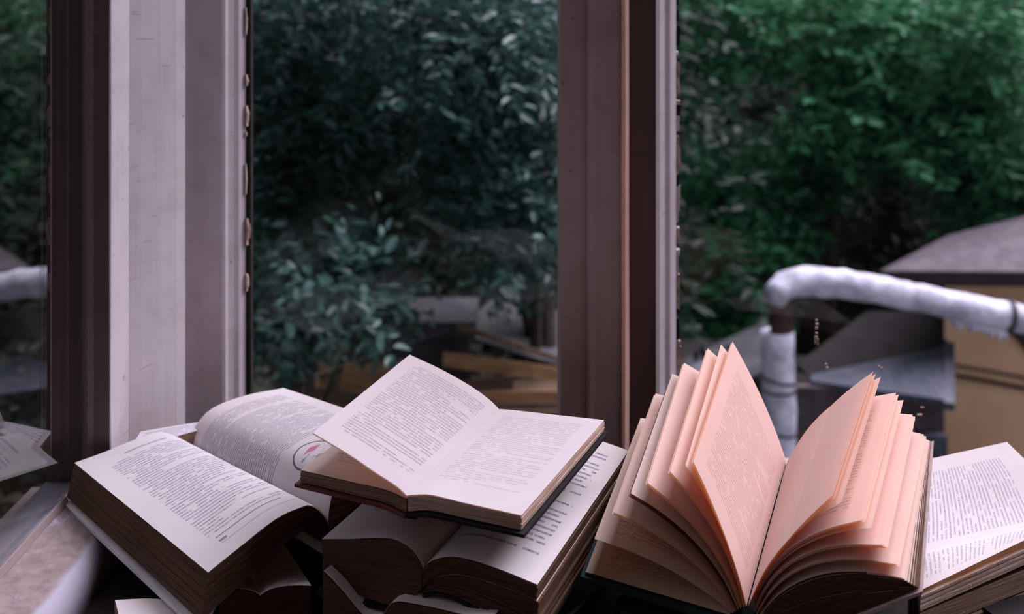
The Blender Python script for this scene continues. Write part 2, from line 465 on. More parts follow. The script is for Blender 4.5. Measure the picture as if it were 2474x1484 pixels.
# left pane and its frame ------------------------------------------------
w3 = empty('window_3', (XL, 0.4, SILL)); w3['kind'] = 'structure'
box('pane', XL - 0.004, XL, -0.02, 0.945, -0.415, ZH, M['glass_left'], w3)
prism('frame_stile', [(XL - 0.03, 0.930), (XL + 0.0005, 0.930), (XL + 0.005, 0.926), (XL + 0.008, 0.9245), (XL + 0.012, 0.928), (XL + 0.0248, 0.930),
                      (XL + 0.0250, 0.976), (XL - 0.03, 0.976)], ZB, ZH, M['paint_dark'], w3)
prism('frame_edge', [(XL + 0.0248, 0.9297), (XL + 0.0262, 0.9302), (XL + 0.0252, 0.978), (XL + 0.0240, 0.978)], ZB, ZH, M['paint'], w3, nz=24, wob=0.0004)
# bottom rail with peeled top and a rounded nose
prof = [(XL - 0.03, -0.470), (XL - 0.03, -0.4165), (XL - 0.001, -0.4165), (XL + 0.002, -0.4190), (XL + 0.036, -0.4215), (XL + 0.046, -0.4245), (XL + 0.052, -0.431),
        (XL + 0.0545, -0.440), (XL + 0.0545, -0.470)]
def rail(name, prof, y0, y1, mat, parent):
    n = len(prof); ny = 30; v = []; f = []
    for k in range(ny + 1):
        y = y0 + (y1 - y0) * k / ny
        for (x, z) in prof: v.append((x + 0.0006 * math.sin(k * 1.3) * (1 if x > XL + 0.03 else 0), y, z))
    for k in range(ny):
        for i in range(n):
            j = (i + 1) % n; f.append((k * n + i, k * n + j, (k + 1) * n + j, (k + 1) * n + i))
    f.append(tuple(range(n))); f.append(tuple(ny * n + i for i in range(n)))
    return fix_normals(mesh_obj(name, v, f, mat, parent, smooth=len(prof) > 5))
rail('bottom_rail', prof, -0.02, 0.93, M['peel'], w3)
rail('glazing_bead', [(XL, -0.4185), (XL + 0.0035, -0.4185), (XL + 0.0015, -0.4135), (XL, -0.4135)], 0.0, 0.93, M['paint_shaded'], w3)

# corner post between the left pane and the front windows -------------------
t1 = empty('trim_1', (-0.32, 1.0, SILL)); t1['kind'] = 'structure'
prism('post_board', [(-0.3474, 0.976), (-0.3400, 0.988), (-0.3290, 1.008), (-0.3200, 1.027), (-0.3158, 1.040), (-0.3330, 1.044), (-0.3330, 1.12), (-0.42, 1.12), (-0.42, 0.976)], ZB, ZH, M['paint'], t1)
prism('groove_strip', [(-0.3330, 1.074), (-0.3262, 1.074), (-0.3262, 1.12), (-0.3330, 1.12)], ZB, ZH, M['gap_black'], t1)  # black strip stands in for the shade inside the groove

# front left window --------------------------------------------------------
w1 = empty('window_1', (-0.1, 1.04, SILL)); w1['kind'] = 'structure'
prism('left_stile', [(-0.3262, 1.071), (-0.2890, 1.073), (-0.2862, 1.075), (-0.2855, 1.083), (-0.2812, 1.089), (-0.2772, 1.092), (-0.2732, 1.104), (-0.2732, 1.115), (-0.3262, 1.115)],
      ZB, ZH, M['paint'], w1)
box('gap_strip', -0.2732, -0.2682, 1.1045, 1.1155, ZB, ZH, M['gap_black'], w1)  # black strip stands in for the dark open gap beside the glass
box('pane', -0.2720, 0.0555, 1.116, 1.119, SILL - 0.034, ZH, M['glass'], w1)
box('bottom_rail', -0.2735, 0.0535, 1.085, 1.116, SILL - 0.055, SILL - 0.032, M['paint_shaded'], w1)
zz = -0.30
for (pa, pb, wd) in [(18, 85, 6), (180, 208, 9), (256, 305, 10), (318, 330, 5), (395, 470, 5), (528, 592, 12), (662, 704, 10)]:
    a = P(600, pa, 1.102); b_ = P(600, pb, 1.102)
    wv = wd / FOC * 1.102
    bm_v = []; bm_f = []
    nseg = 7
    for k in range(nseg + 1):
        z = a.z + (b_.z - a.z) * k / nseg
        ww = wv * (0.55 + 0.45 * math.sin(math.pi * min(max(k / nseg, 0.06), 0.94)) + random.uniform(-0.12, 0.12))
        bm_v += [(-0.2734, 1.1015, z), (-0.2732 + ww * 0.6, 1.0995, z), (-0.2732 + ww, 1.1030, z), (-0.2734, 1.1045, z)]
    for k in range(nseg):
        for i in range(4):
            bm_f.append((k * 4 + i, k * 4 + (i + 1) % 4, k * 4 + 4 + (i + 1) % 4, k * 4 + 4 + i))
    bm_f += [(0, 1, 2, 3), tuple(nseg * 4 + i for i in range(4))]
    fix_normals(mesh_obj('putty', bm_v, bm_f, M['putty'], w1))

# post between the two front windows ------------------------------------------
t2 = empty('trim_2', (0.09, 1.0, SILL)); t2['kind'] = 'structure'
prism('post_board', [(0.0475, 1.0476), (0.0722, 1.0468), (0.0722, 1.1256), (0.0475, 1.1256)], ZB, ZH, M['paint_shaded'], t2)
prism('post_board', [(0.0724, 1.0454), (0.0754, 1.0447), (0.0807, 1.0455), (0.1053, 1.0460), (0.1053, 1.1256), (0.0724, 1.1256)], ZB, ZH, M['paint_shaded'], t2)
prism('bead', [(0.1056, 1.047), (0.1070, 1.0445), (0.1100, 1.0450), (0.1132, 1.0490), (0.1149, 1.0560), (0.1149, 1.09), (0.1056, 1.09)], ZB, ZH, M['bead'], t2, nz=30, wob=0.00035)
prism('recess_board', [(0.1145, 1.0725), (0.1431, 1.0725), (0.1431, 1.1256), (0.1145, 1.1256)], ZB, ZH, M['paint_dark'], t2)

# front right window --------------------------------------------------------
w2 = empty('window_2', (0.9, 1.04, SILL)); w2['kind'] = 'structure'
prism('left_stile', [(0.1434, 1.0715), (0.1474, 1.0736), (0.1512, 1.0789), (0.1546, 1.0847), (0.1595, 1.0858), (0.1625, 1.0895), (0.1676, 1.0985), (0.1682, 1.1415), (0.1434, 1.1415)],
      ZB, ZH, M['paint'], w2)
box('pane', 0.1688, 1.14, 1.1065, 1.1095, SILL - 0.034, ZH, M['glass'], w2)
box('bottom_rail', 0.1684, 1.14, 1.075, 1.112, SILL - 0.055, SILL - 0.030, M['paint_shaded'], w2)
box('right_stile', 1.14, 1.2, 1.06, 1.14, SILL - 0.045, ZH, M['paint'], w2)
z = 0.02
while z > -0.43:                    # broken line of putty beside the glass
    L = random.uniform(0.004, 0.022)
    wv = random.uniform(0.0022, 0.0045)
    v, f = box_v(0.1682, 0.1682 + wv, 1.0995, 1.1055, z - L, z)
    v = [(x + random.uniform(-0.0005, 0.0005), y, zz_ + random.uniform(-0.001, 0.001)) for (x, y, zz_) in v]
    mesh_obj('putty', v, f, random.choice([M['putty'], M['putty'], M['gap_black'], M['paint']]), w2)
    z -= L + random.choice([0.0, 0.001, 0.006])
for (px, py, w_, h_) in [(1973, 775, 5, 5), (1974, 784, 7, 5), (1973, 793, 6, 5), (1973, 806, 6, 4), (1972, 815, 7, 4), (1970, 824, 4, 14), (1976, 826, 4, 15), (1996, 882, 5, 6),
                         (1998, 889, 6, 4), (2124, 886, 5, 4), (2130, 890, 4, 4), (2228, 985, 9, 3), (2222, 1003, 12, 4)]:
    c = P(px, py, 1.1060); k = 1.106 / FOC / 2
    box('paint_speck', c.x - w_ * k, c.x + w_ * k, 1.1052, 1.1067, c.z - h_ * k, c.z + h_ * k, M['putty'], w2)

# right side window of the bay (beyond the frame, lets the light in) --------------
w4 = empty('window_4', (1.24, 0.65, -0.46)); w4['kind'] = 'structure'
box('bottom_rail', 1.2, 1.28, 0.25, 1.12, -0.46, -0.40, M['paint'], w4)
box('top_rail', 1.2, 1.28, 0.25, 1.12, ZT - 0.06, ZT, M['paint'], w4)
for y in (0.25, 1.07): box('stile', 1.2, 1.28, y, y + 0.05, -0.40, ZT - 0.06, M['paint'], w4)
box('pane', 1.235, 1.239, 0.30, 1.07, -0.40, ZT - 0.06, M['glass'], w4)

# ------------------------------------------------------------------ books
NU = 18
def lin(a, b, t): return a.lerp(b, t)

def page(head, foot, mat, parent, flip=False, nv=8, name='page', nu=NU, off=0.0):
    """one leaf of paper; head and foot curves run from the fore edge (or gutter) across"""
    h = spline(head, nu); f_ = spline(foot, nu)
    v = []; uv = []; f = []
    for j in range(nv + 1):
        t = j / nv
        for i in range(nu + 1):
            p = h[i].lerp(f_[i], t)
            v.append(p); uu = i / nu
            uv.append((1 - uu if flip else uu, t))
    for j in range(nv):
        for i in range(nu):
            a = j * (nu + 1) + i
            f.append((a, a + 1, a + nu + 2, a + nu + 1))
    if off:                                   # lie just proud of the block beneath
        nn = nu + 1; nrm = []
        for j in range(nv + 1):
            for i in range(nn):
                a = v[j * nn + max(i - 1, 0)]; b_ = v[j * nn + min(i + 1, nu)]
                c = v[max(j - 1, 0) * nn + i]; d = v[min(j + 1, nv) * nn + i]
                nrm.append((b_ - a).cross(d - c).normalized())
        sg = 1 if sum(n_.z for n_ in nrm) > 0 else -1
        v = [p + n_ * off * sg for p, n_ in zip(v, nrm)]
    return mesh_obj(name, v, f, mat, parent, uvs=uv, smooth=True)

def block(head_t, foot_t, head_b, foot_b, mat, parent, layers=10, jit=0.0005, name='page_block', nu=NU, gap=0.0):
    """a stack of leaves between an upper and a lower curved sheet, each signature its own slab with uneven edges.
    curves run gutter -> fore edge"""
    ht = spline(head_t, nu); ft = spline(foot_t, nu); hb = spline(head_b, nu); fb = spline(foot_b, nu)
    V = []; F_ = []
    rr = random.Random(len(bpy.data.meshes))
    for k in range(layers):
        w0 = k / layers; w1 = (k + 1 - gap) / layers
        jf = rr.uniform(-jit, jit); je = rr.uniform(-jit, jit)
        base = len(V)
        for w_ in (w0, w1):
            for (A, B, C, D, s) in ((ht, hb, ft, fb, 1), (ft, fb, ht, hb, -1)):
                for i in range(nu + 1):
                    p = A[i].lerp(B[i], w_); q = C[i].lerp(D[i], w_)
                    ax = (p - q).normalized()
                    p = p + ax * je
                    if i == nu:
                        t = (A[nu] - A[nu - 1]).normalized(); p = p + t * jf
                    V.append(p)
        n1 = nu + 1
        def id_(lv, e, i): return base + lv * 2 * n1 + e * n1 + i
        for i in range(nu):
            F_.append((id_(0, 0, i), id_(0, 0, i + 1), id_(0, 1, i + 1), id_(0, 1, i)))
            F_.append((id_(1, 0, i), id_(1, 1, i), id_(1, 1, i + 1), id_(1, 0, i + 1)))
            for e in (0, 1):
                F_.append((id_(0, e, i), id_(1, e, i), id_(1, e, i + 1), id_(0, e, i + 1)))
        for i in (0, nu):
            F_.append((id_(0, 0, i), id_(0, 1, i), id_(1, 1, i), id_(1, 0, i)))
    o = mesh_obj(name, V, F_, mat, parent)
    return fix_normals(o)

def board(head, foot, thick, mat, parent, over=0.003, name='cover_board', nu=10):
    """a cover: follows a curve gutter -> fore edge, oversize by a few millimetres"""
    h = spline(head, nu); f = spline(foot, nu)
    ax = (h[0] - f[0]).normalized()
    V = []; F_ = []
    for e, cur in ((1, h), (-1, f)):
        cur = [p + ax * over * e for p in cur]
        t = (cur[-1] - cur[-2]).normalized(); cur[-1] = cur[-1] + t * over
        for dz in (0, -thick):
            for p in cur: V.append(p + Vector((0, 0, dz)))
    n1 = nu + 1
    for i in range(nu):
        F_ += [(i, i + 1, 2 * n1 + i + 1, 2 * n1 + i), (n1 + i, 3 * n1 + i, 3 * n1 + i + 1, n1 + i + 1),
               (i, n1 + i, n1 + i + 1, i + 1), (2 * n1 + i, 2 * n1 + i + 1, 3 * n1 + i + 1, 3 * n1 + i)]
    for i in (0, nu): F_.append((i, n1 + i, 3 * n1 + i, 2 * n1 + i))
    return fix_normals(mesh_obj(name, V, F_, mat, parent))

def down(cur, dz, dt=0.0):
    """the same curve lowered (dz at the gutter -> fore edge, a number or pair)"""
    a, b = dz if isinstance(dz, tuple) else (dz, dz)
    n = len(cur) - 1
    out = []
    for i, p in enumerate(cur):
        out.append(Vector(p) + Vector((0, 0, -(a + (b - a) * i / n))))
    return out

rev = lambda c: list(c)[::-1]

# --- A: thick open book at the left ------------------------------------------
A_h = Upright((-0.366, 0.900), (0.731, 0.682)); A_f = Upright((-0.206, 0.728), (0.731, 0.682))
bookA = empty('open_book', (-0.22, 0.87, -0.43))
props(bookA, 'thick open book in a pale cover on the left, close to the mirroring side pane', 'book')
lh = [A_h.at(0.100, -0.412), A_h.at(0.098, -0.398), A_h.hit(405, 1050), A_h.hit(374, 1050), A_h.hit(315, 1069), A_h.hit(250, 1096), A_h.hit(180, 1121)]
lf = [A_f.at(0.098, -0.400), A_f.at(0.094, -0.382), A_f.hit(756, 1225), A_f.hit(728, 1229), A_f.hit(669, 1256), A_f.hit(590, 1317), A_f.hit(504, 1386)]
rh = [A_h.at(0.1005, -0.412), A_h.hit(460, 1073), A_h.hit(472, 1034), A_h.hit(512, 990), A_h.hit(590, 959), A_h.hit(685, 940)]
rf = [A_f.at(0.0985, -0.400), A_f.at(0.0975, -0.380), A_f.at(0.103, -0.362), A_f.at(0.116, -0.353), A_f.at(0.150, -0.3485), A_f.at(0.196, -0.352)]
mA1 = page_mat('book_page_left', (0.78, 0.74, 0.77), lines=41, seed=1, margins=(0.15, 0.13, 0.12, 0.135), strength=0.72, words=8, footnote=True, headrule=True, para=0.2)
mA2 = page_mat('book_page_vignette', (0.78, 0.74, 0.77), lines=40, seed=2, margins=(0.10, 0.13, 0.09, 0.36), strength=0.78, words=8, para=0.16, drawing=(0.41, 0.765, 0.125, 1.55))
page(lh, lf, mA1, bookA, flip=True, off=0.0009)
page(rh, rf, mA2, bookA, off=0.0009)
lhb = down(lh, (0.004, 0.026)); lfb = down(lf, (0.004, 0.0295))
rhb = down(rh, (0.004, 0.040)); rfb = down(rf, (0.004, 0.060))
# bulging fore edge: the lower leaves step outward a little, then back
out_l = A_h.d * -1
lhb[-1] += Vector((out_l.x, out_l.y, 0)) * 0.006; lfb[-1] += Vector((out_l.x, out_l.y, 0)) * 0.006
block(lh, lf, lhb, lfb, M['edge_shaded'], bookA, 14, 0.0006)
block(rh, rf, rhb, rfb, M['edge'], bookA, 14, 0.0006)
cl_h = down(lhb, (0.001, 0.0035)); cl_f = down(lfb, (0.001, 0.0035))
sA = Vector((A_h.o.x - A_f.o.x, A_h.o.y - A_f.o.y, 0)).normalized()
nA = len(cl_f) - 1
cl_f = [p + sA * 0.06 * (1 - (i / nA)) ** 0.6 for i, p in enumerate(cl_f)]      # board cut back towards the spine so the foot reads as shade
board(cl_h, cl_f, 0.0030, M['cover_white'], bookA, 0.003)
board(down(rhb, 0.001), down(rfb, 0.001), 0.0028, M['cover_white'], bookA, 0.003)
tube('spine', [A_h.at(0.100, -0.4185), A_f.at(0.098, -0.4075)], 0.0042, M['cover_white'], bookA, 10)

# --- B: small paperback on top ----------------------------------------------
B_h = Upright((-0.0097, 0.866), (0.930, -0.367)); B_f = Upright((-0.0693, 0.715), (0.930, -0.367))
bookB = empty('open_book', (-0.035, 0.78, -0.342))
props(bookB, 'open book topmost of the pile, its left leaves lifted, in a dark cover', 'book')
gh, gf = B_h.at(0, -0.3302), B_f.at(0, -0.3300)
brh = [gh, B_h.hit(1250, 995), B_h.hit(1330, 1004), B_h.hit(1460, 1018)]
brf = [gf, B_f.hit(1040, 1199), B_f.hit(1120, 1218), B_f.hit(1260, 1249)]
blh = [gh, B_h.hit(1185, 968), B_h.hit(1140, 935), B_h.hit(1070, 895), B_h.hit(990, 857)]
blf = [gf, B_f.hit(960, 1176), B_f.hit(905, 1140), B_f.hit(840, 1096), B_f.hit(756, 1046)]
mB = page_mat('paperback_page_left', (0.78, 0.77, 0.83), lines=37, seed=3, margins=(0.12, 0.11, 0.07, 0.12), strength=0.55, words=8, para=0.2, tfac=0.32, trans=(1.0, 0.62, 0.40))
mB2 = page_mat('paperback_page_right', (0.82, 0.79, 0.83), lines=37, seed=4, margins=(0.10, 0.15, 0.08, 0.16), strength=0.34, words=8, para=0.2, tfac=0.25)
page(blh, blf, mB, bookB, flip=True)
page([p + Vector((-0.0005, 0, -0.0012)) for p in blh], [p + Vector((-0.0005, 0, -0.0008)) for p in blf], mB, bookB, flip=True)
page(brh, brf, mB2, bookB, off=0.0009)
block(brh, brf, down(brh, (0.010, 0.0075)), down(brf, (0.010, 0.0085)), M['edge_light'], bookB, 10, 0.0004)
lowL_h = [B_h.at(-0.001, -0.3325), B_h.at(-0.02, -0.3270), B_h.at(-0.05, -0.3265), B_h.at(-0.086, -0.3275)]
lowL_f = [B_f.at(-0.001, -0.3325), B_f.hit(930, 1186), B_f.hit(850, 1168), B_f.hit(726, 1139)]
page(lowL_h, lowL_f, page_mat('paperback_page_under', (0.80, 0.70, 0.64), lines=37, seed=9, margins=(0.12, 0.11, 0.07, 0.14), strength=0.5, words=8, tfac=0.2), bookB, flip=True, off=0.0009)
block(lowL_h, lowL_f, down(lowL_h, (0.008, 0.0075)), down(lowL_f, (0.008, 0.0070)), M['edge'], bookB, 9, 0.0005)
board(down(brh, (0.011, 0.0085)), down(brf, (0.011, 0.0095)), 0.0022, M['cover_black'], bookB, 0.003)
board(down(lowL_h, (0.009, 0.0085)), down(lowL_f, (0.009, 0.0080)), 0.0022, M['cover_red'], bookB, 0.003)
board([B_h.at(-0.004, -0.3415), B_h.at(0.005, -0.3415)], [B_f.at(-0.004, -0.3415), B_f.at(0.005, -0.3415)], 0.002, M['cover_black'], bookB, 0.002, 'spine', 2)

# --- C: book under B, pages arched ---------------------------------------------
C_f = Upright((0.01654, 0.6835), (-0.931, 0.365)); C_h = Upright((0.09655, 0.8874), (-0.931, 0.365))
bookC = empty('open_book', (0.03, 0.78, -0.405))
props(bookC, 'open book with arched pages directly under the topmost book', 'book')
zg = C_f.hit(1025, 1377).z
tg = 0.0805
crf = [C_f.hit(1025, 1377), C_f.hit(1045, 1350), C_f.hit(1075, 1351), C_f.hit(1110, 1349), C_f.hit(1160, 1362), C_f.hit(1220, 1384), C_f.hit(1298, 1416)]
crf = [C_f.hit(1022, 1378), C_f.hit(1040, 1361), C_f.hit(1066, 1351), C_f.hit(1098, 1349), C_f.hit(1140, 1357), C_f.hit(1215, 1382), C_f.hit(1298, 1416)]
g = crf[0]
off = Vector((C_h.o.x - C_f.o.x, C_h.o.y - C_f.o.y, 0))
crh = [p + off + Vector((0, 0, 0.0)) for p in crf]
dz = C_h.hit(1520, 1092).z - crh[-1].z
crh = [p + Vector((0, 0, dz)) for p in crh]
clf = [C_f.hit(1021, 1378), C_f.hit(1010, 1352), C_f.hit(990, 1328), C_f.hit(958, 1309), C_f.hit(920, 1303), C_f.hit(850, 1306), C_f.hit(778, 1306)]
clh = [p + off + Vector((0, 0, dz)) for p in clf]
mC = page_mat('arched_page_right', (0.78, 0.73, 0.75), lines=27, seed=5, margins=(0.14, 0.13, 0.06, 0.13), strength=0.85, words=6, para=0.16, gaps=0.14, tfac=0.18)
mC2 = page_mat('arched_page_left', (0.76, 0.71, 0.74), lines=28, seed=6, margins=(0.14, 0.12, 0.10, 0.20), strength=0.7, words=7, para=0.25, tfac=0.18)
page(crh, crf, mC, bookC, off=0.0009)
page(clh, clf, mC2, bookC, flip=True, off=0.0009)
cbh = down(crh, (0.012, 0.008)); cbf = down(crf, (0.012, 0.009))
block(crh, crf, cbh, cbf, M['edge_shaded'], bookC, 6, 0.0006)
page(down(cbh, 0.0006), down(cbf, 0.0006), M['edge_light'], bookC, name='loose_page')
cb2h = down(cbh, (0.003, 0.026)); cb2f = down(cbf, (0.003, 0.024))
block(down(cbh, 0.0014), down(cbf, 0.0014), cb2h, cb2f, M['edge_shaded'], bookC, 12, 0.0012)
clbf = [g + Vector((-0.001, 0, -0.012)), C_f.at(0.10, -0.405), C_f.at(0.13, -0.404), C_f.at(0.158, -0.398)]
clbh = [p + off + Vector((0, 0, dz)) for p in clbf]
block(clh, clf, clbh, clbf, M['edge_shaded'], bookC, 8, 0.0006)
fl = lambda t0, t1, z_: ([C_h.at(t0, z_), C_h.at(t1, z_)], [C_f.at(t0, z_), C_f.at(t1, z_)])
board(down(cb2h, 0.001), down(cb2f, 0.001), 0.0025, M['cover_black'], bookC, 0.001)
h_, f_ = fl(0.082, 0.160, -0.4075); board(h_, f_, 0.0025, M['cover_black'], bookC, 0.002)

# --- D: fanned book, leaves standing -----------------------------------------------
DT = (0.924, -0.383)
D_f = Upright((0.1546, 0.7075), DT); D_h = Upright((0.222, 0.870), DT)
bookD = empty('open_book', (0.19, 0.78, -0.415))
props(bookD, 'open book with yellowed leaves fanned upright, on the right in front of the pipe', 'book')
ZSF, ZSH = -0.4000, -0.3745
warm = (1.0, 0.47, 0.17)
def dmat(n, seed, st, tf=0.40, lines=38, mg=(0.13, 0.12, 0.13, 0.10), paper=(0.90, 0.79, 0.75), **k):
    return page_mat(n, paper, (0.16, 0.11, 0.11), lines, seed, mg, st, 8, 0.2, tfac=tf, trans=warm, **k)
mD = [dmat('fanned_page', 11, 0.42), dmat('fanned_page_b', 12, 0.5, lines=36), dmat('fanned_page_blank', 13, 0.10)]
mDnote = dmat('fanned_page_note', 15, 0.75, 0.22, 34, (0.10, 0.30, 0.42, 0.10), gaps=0.25, para=0.3, paper=(0.80, 0.66, 0.58)) if False else \
    page_mat('fanned_page_note', (0.80, 0.66, 0.58), (0.10, 0.08, 0.09), 40, 15, (0.12, 0.20, 0.50, 0.075), 0.8, 8, 0.3, 0.15, 0.22, warm)
def bez(a, c, b, n=6):
    return [a * (1 - t) ** 2 + c * 2 * t * (1 - t) + b * t * t for t in [i / n for i in range(n + 1)]]
def dleaf(F_, H_, bow, side, idx, mat, name='page', lead=0.0):
    """side -1 left, +1 right; idx = how deep in the book the leaf is bound"""
    f1 = D_f.hit(*F_); h1 = D_h.hit(*H_)
    f0 = D_f.at(side * (0.0004 + idx * 0.0009), ZSF - idx * 0.0007 + 0.0015)
    h0 = D_h.at(side * (0.0004 + idx * 0.0009), ZSH - idx * 0.0007 + 0.0015)
    res = []
    for a, b_, up in ((h0, h1, D_h), (f0, f1, D_f)):
        ch = b_ - a
        hor = Vector((up.d.x, up.d.y, 0)); t = ch.dot(hor); zc = ch.z
        nn = hor * (-zc) + Vector((0, 0, t)) if t > 0 else hor * zc + Vector((0, 0, -t))
        c = a.lerp(b_, 0.45) + nn * bow * 2
        res.append(bez(a, c, b_))
    return page(res[0], res[1], mat, bookD, flip=(side < 0), name=name, nu=14, nv=6), res
LEFT = [((1675, 1115), (1770, 825), 0.03, 0), ((1656, 1124), (1742, 832), 0.06, 1), ((1619, 1139), (1710, 842), 0.09, 2), ((1564, 1166), (1653, 877), 0.10, 4),
        ((1524, 1192), (1624, 903), 0.11, 6), ((1483, 1238), (1584, 951), 0.10, 8), ((1436, 1302), (1548, 1010), 0.06, 10), ((1415, 1382), (1530, 1075), 0.0, 12)]
LEFT_M = [0, 1, 0, 2, 1, 2, 'n', 'n']
for (F_, H_, bw, ix), mi in zip(LEFT, LEFT_M):
    dleaf(F_, H_, bw, -1, ix, mDnote if mi == 'n' else mD[mi])
# a second leaf lies close behind some of them
for (F_, H_, bw, ix) in [LEFT[0], LEFT[2], LEFT[3], LEFT[5]]:
    dleaf((F_[0] - 5, F_[1] + 4), (H_[0] - 4, H_[1] + 4), bw, -1, ix + 0.5, mD[1])
dleaf((1519, 1199), (1620, 908), 0.098, -1, 6.6, M['cover_brown'], 'gap_shade')        # dark leaf painted as the shaded gap between leaves
RIGHT = [((2012, 1197), (2110, 898), 0.05, 0), ((2034, 1213), (2128, 911), 0.09, 1), ((2085, 1256), (2165, 949), 0.13, 2), ((2106, 1275), (2183, 967), 0.14, 3),
         ((2136, 1317), (2205, 1002), 0.16, 4), ((2145, 1325), (2211, 1012), 0.165, 5), ((2167, 1364), (2232, 1050), 0.17, 6), ((2183, 1397), (2238, 1060), 0.15, 8)]
RIGHT_M = [2, 2, 1, 0, 1, 2, 1, 2]
for (F_, H_, bw, ix), mi in zip(RIGHT, RIGHT_M):
    last, res8 = dleaf(F_, H_, bw, 1, ix, mD[mi])
for (F_, H_, bw, ix) in [RIGHT[0], RIGHT[2], RIGHT[4], RIGHT[6]]:
    dleaf((F_[0] + 6, F_[1] + 5), (H_[0] + 6, H_[1] + 5), bw, 1, ix + 0.4, mD[2])
for k in range(7):                                                        # closely packed leaves before the back board
    w_ = k / 6
    dleaf((2186 + 34 * w_, 1400 + 22 * w_), (2239 + 9 * w_, 1062 + 4 * w_), 0.14 - 0.1 * w_, 1, 8.5 + 3 * w_, mD[2])
cf = [D_f.at(0.004, ZSF - 0.010), D_f.at(0.05, -0.399), D_f.hit(2222, 1426)]
chh = [D_h.at(0.004, ZSH - 0.010), D_h.at(0.05, -0.372), D_h.hit(2250, 1070)]
board(chh, cf, 0.0022, M['cover_grey'], bookD, 0.002)
block(down(res8[0], 0.0012), down(res8[1], 0.0012), down(chh, (0.0, -0.001)), down(cf, (0.0, -0.001)), M['edge_shaded'], bookD, 10, 0.0004)
cf = [D_f.at(-0.004, ZSF - 0.010), D_f.at(-0.06, -0.4055), D_f.hit(1415, 1386) + Vector((0, 0, -0.001))]
chh = [D_h.at(-0.004, ZSH - 0.010), D_h.at(-0.06, -0.3800), D_h.hit(1530, 1079) + Vector((0, 0, -0.001))]
board(chh, cf, 0.0030, M['cover_teal'], bookD, 0.003)
board([D_h.at(-0.005, ZSH - 0.0085), D_h.at(0.0, ZSH - 0.0115), D_h.at(0.005, ZSH - 0.0085)], [D_f.at(-0.005, ZSF - 0.0085), D_f.at(0.0, ZSF - 0.0115), D_f.at(0.005, ZSF - 0.0085)],
      0.002, M['cover_teal'], bookD, 0.0, 'spine', 4)

# --- E: open book at the right edge, behind D ------------------------------------------
bookE = empty('open_book', (0.37, 0.82, -0.44))
props(bookE, 'open book at the right edge of the sill, half hidden behind the fanned book', 'book')
gL, gR = P(2205, 1342, 0.795), P(2570, 1258, 0.872)
fL = [gL, P(2212, 1270, 0.825), P(2214, 1190, 0.862), P(2216, 1118, 0.90)]
fR = [gR, P(2535, 1205, 0.895), P(2490, 1130, 0.92), P(2432, 1070, 0.945)]
mE = page_mat('far_page', (0.77, 0.72, 0.76), lines=27, seed=21, margins=(0.17, 0.08, 0.02, 0.20), strength=0.55, words=6, para=0.05, tfac=0.12)
mE2 = page_mat('near_page', (0.80, 0.74, 0.75), lines=26, seed=22, margins=(0.12, 0.2, 0.02, 0.20), strength=0.5, words=5, para=0.12, tfac=0.15)
pe = page(fL, fR, mE, bookE, flip=True, off=0.0009)
block(fL, fR, down(fL, (0.004, 0.010)), down(fR, (0.004, 0.010)), M['edge_light'], bookE, 4, 0.0004)
nL = [gL, P(2212, 1372, 0.772), P(2220, 1432, 0.742)]
nR = [gR, P(2560, 1262, 0.84), P(2545, 1276, 0.80)]
page(nL, nR, mE2, bookE, off=0.0009)
nL2 = [gL + Vector((0, 0, -0.004)), P(2214, 1392, 0.772), P(2224, 1441, 0.742)]
nR2 = [gR + Vector((0, 0, -0.004)), P(2560, 1282, 0.84), P(2545, 1298, 0.80)]
block(nL2, nR2, down(nL2, (0.004, 0.010)), down(nR2, (0.004, 0.011)), M['edge_light'], bookE, 6, 0.0008)
nL3 = down(nL2, (0.005, 0.0125)); nR3 = down(nR2, (0.005, 0.016))
block(nL3, nR3, down(nL3, (0.002, 0.013)), down(nR3, (0.002, 0.015)), M['edge'], bookE, 6, 0.001)
board(down(nL3, (0.003, 0.0145)), down(nR3, (0.003, 0.0165)), 0.003, M['cover_brown'], bookE, 0.003)
board(down(fL, (0.0045, 0.011)), down(fR, (0.0045, 0.011)), 0.003, M['cover_brown'], bookE, 0.003)

# --- books underneath, mostly in the dark -------------------------------------------------
def flat_book(name, label, plan_c, dir_deg, wdt, ln, z0, z1, cover, edge, tilt=0.0, top=None, cat='book'):
    """a closed book lying flat: block between two boards and a spine"""
    root = empty(name, (plan_c[0], plan_c[1], z0))
    props(root, label, cat)
    a = R(dir_deg); ux = Vector((math.cos(a), math.sin(a), 0)); uy = Vector((-math.sin(a), math.cos(a), 0))
    c = Vector((plan_c[0], plan_c[1], 0))
    def q(sx, sy, z_): return c + ux * sx + uy * sy + Vector((0, 0, z_))
    def cur(sy, z_, t0=0.0): return [q(-wdt / 2 + t0, sy, z_), q(0, sy, z_), q(wdt / 2 - 0.003, sy, z_)]
    block(cur(ln / 2 - 0.003, z1 - 0.0025), cur(-ln / 2 + 0.003, z1 - 0.0025), cur(ln / 2 - 0.003, z0 + 0.0025), cur(-ln / 2 + 0.003, z0 + 0.0025), edge, root, 8, 0.0004)
    board(cur(ln / 2, z1), cur(-ln / 2, z1), 0.0025, cover, root, 0.0)
    board(cur(ln / 2, z0 + 0.0025), cur(-ln / 2, z0 + 0.0025), 0.0025, cover, root, 0.0)
    board([q(-wdt / 2 - 0.003, ln / 2, z1), q(-wdt / 2, ln / 2, z1)], [q(-wdt / 2 - 0.003, -ln / 2, z1), q(-wdt / 2, -ln / 2, z1)], z1 - z0, cover, root, 0.0, 'spine', 2)
    return root

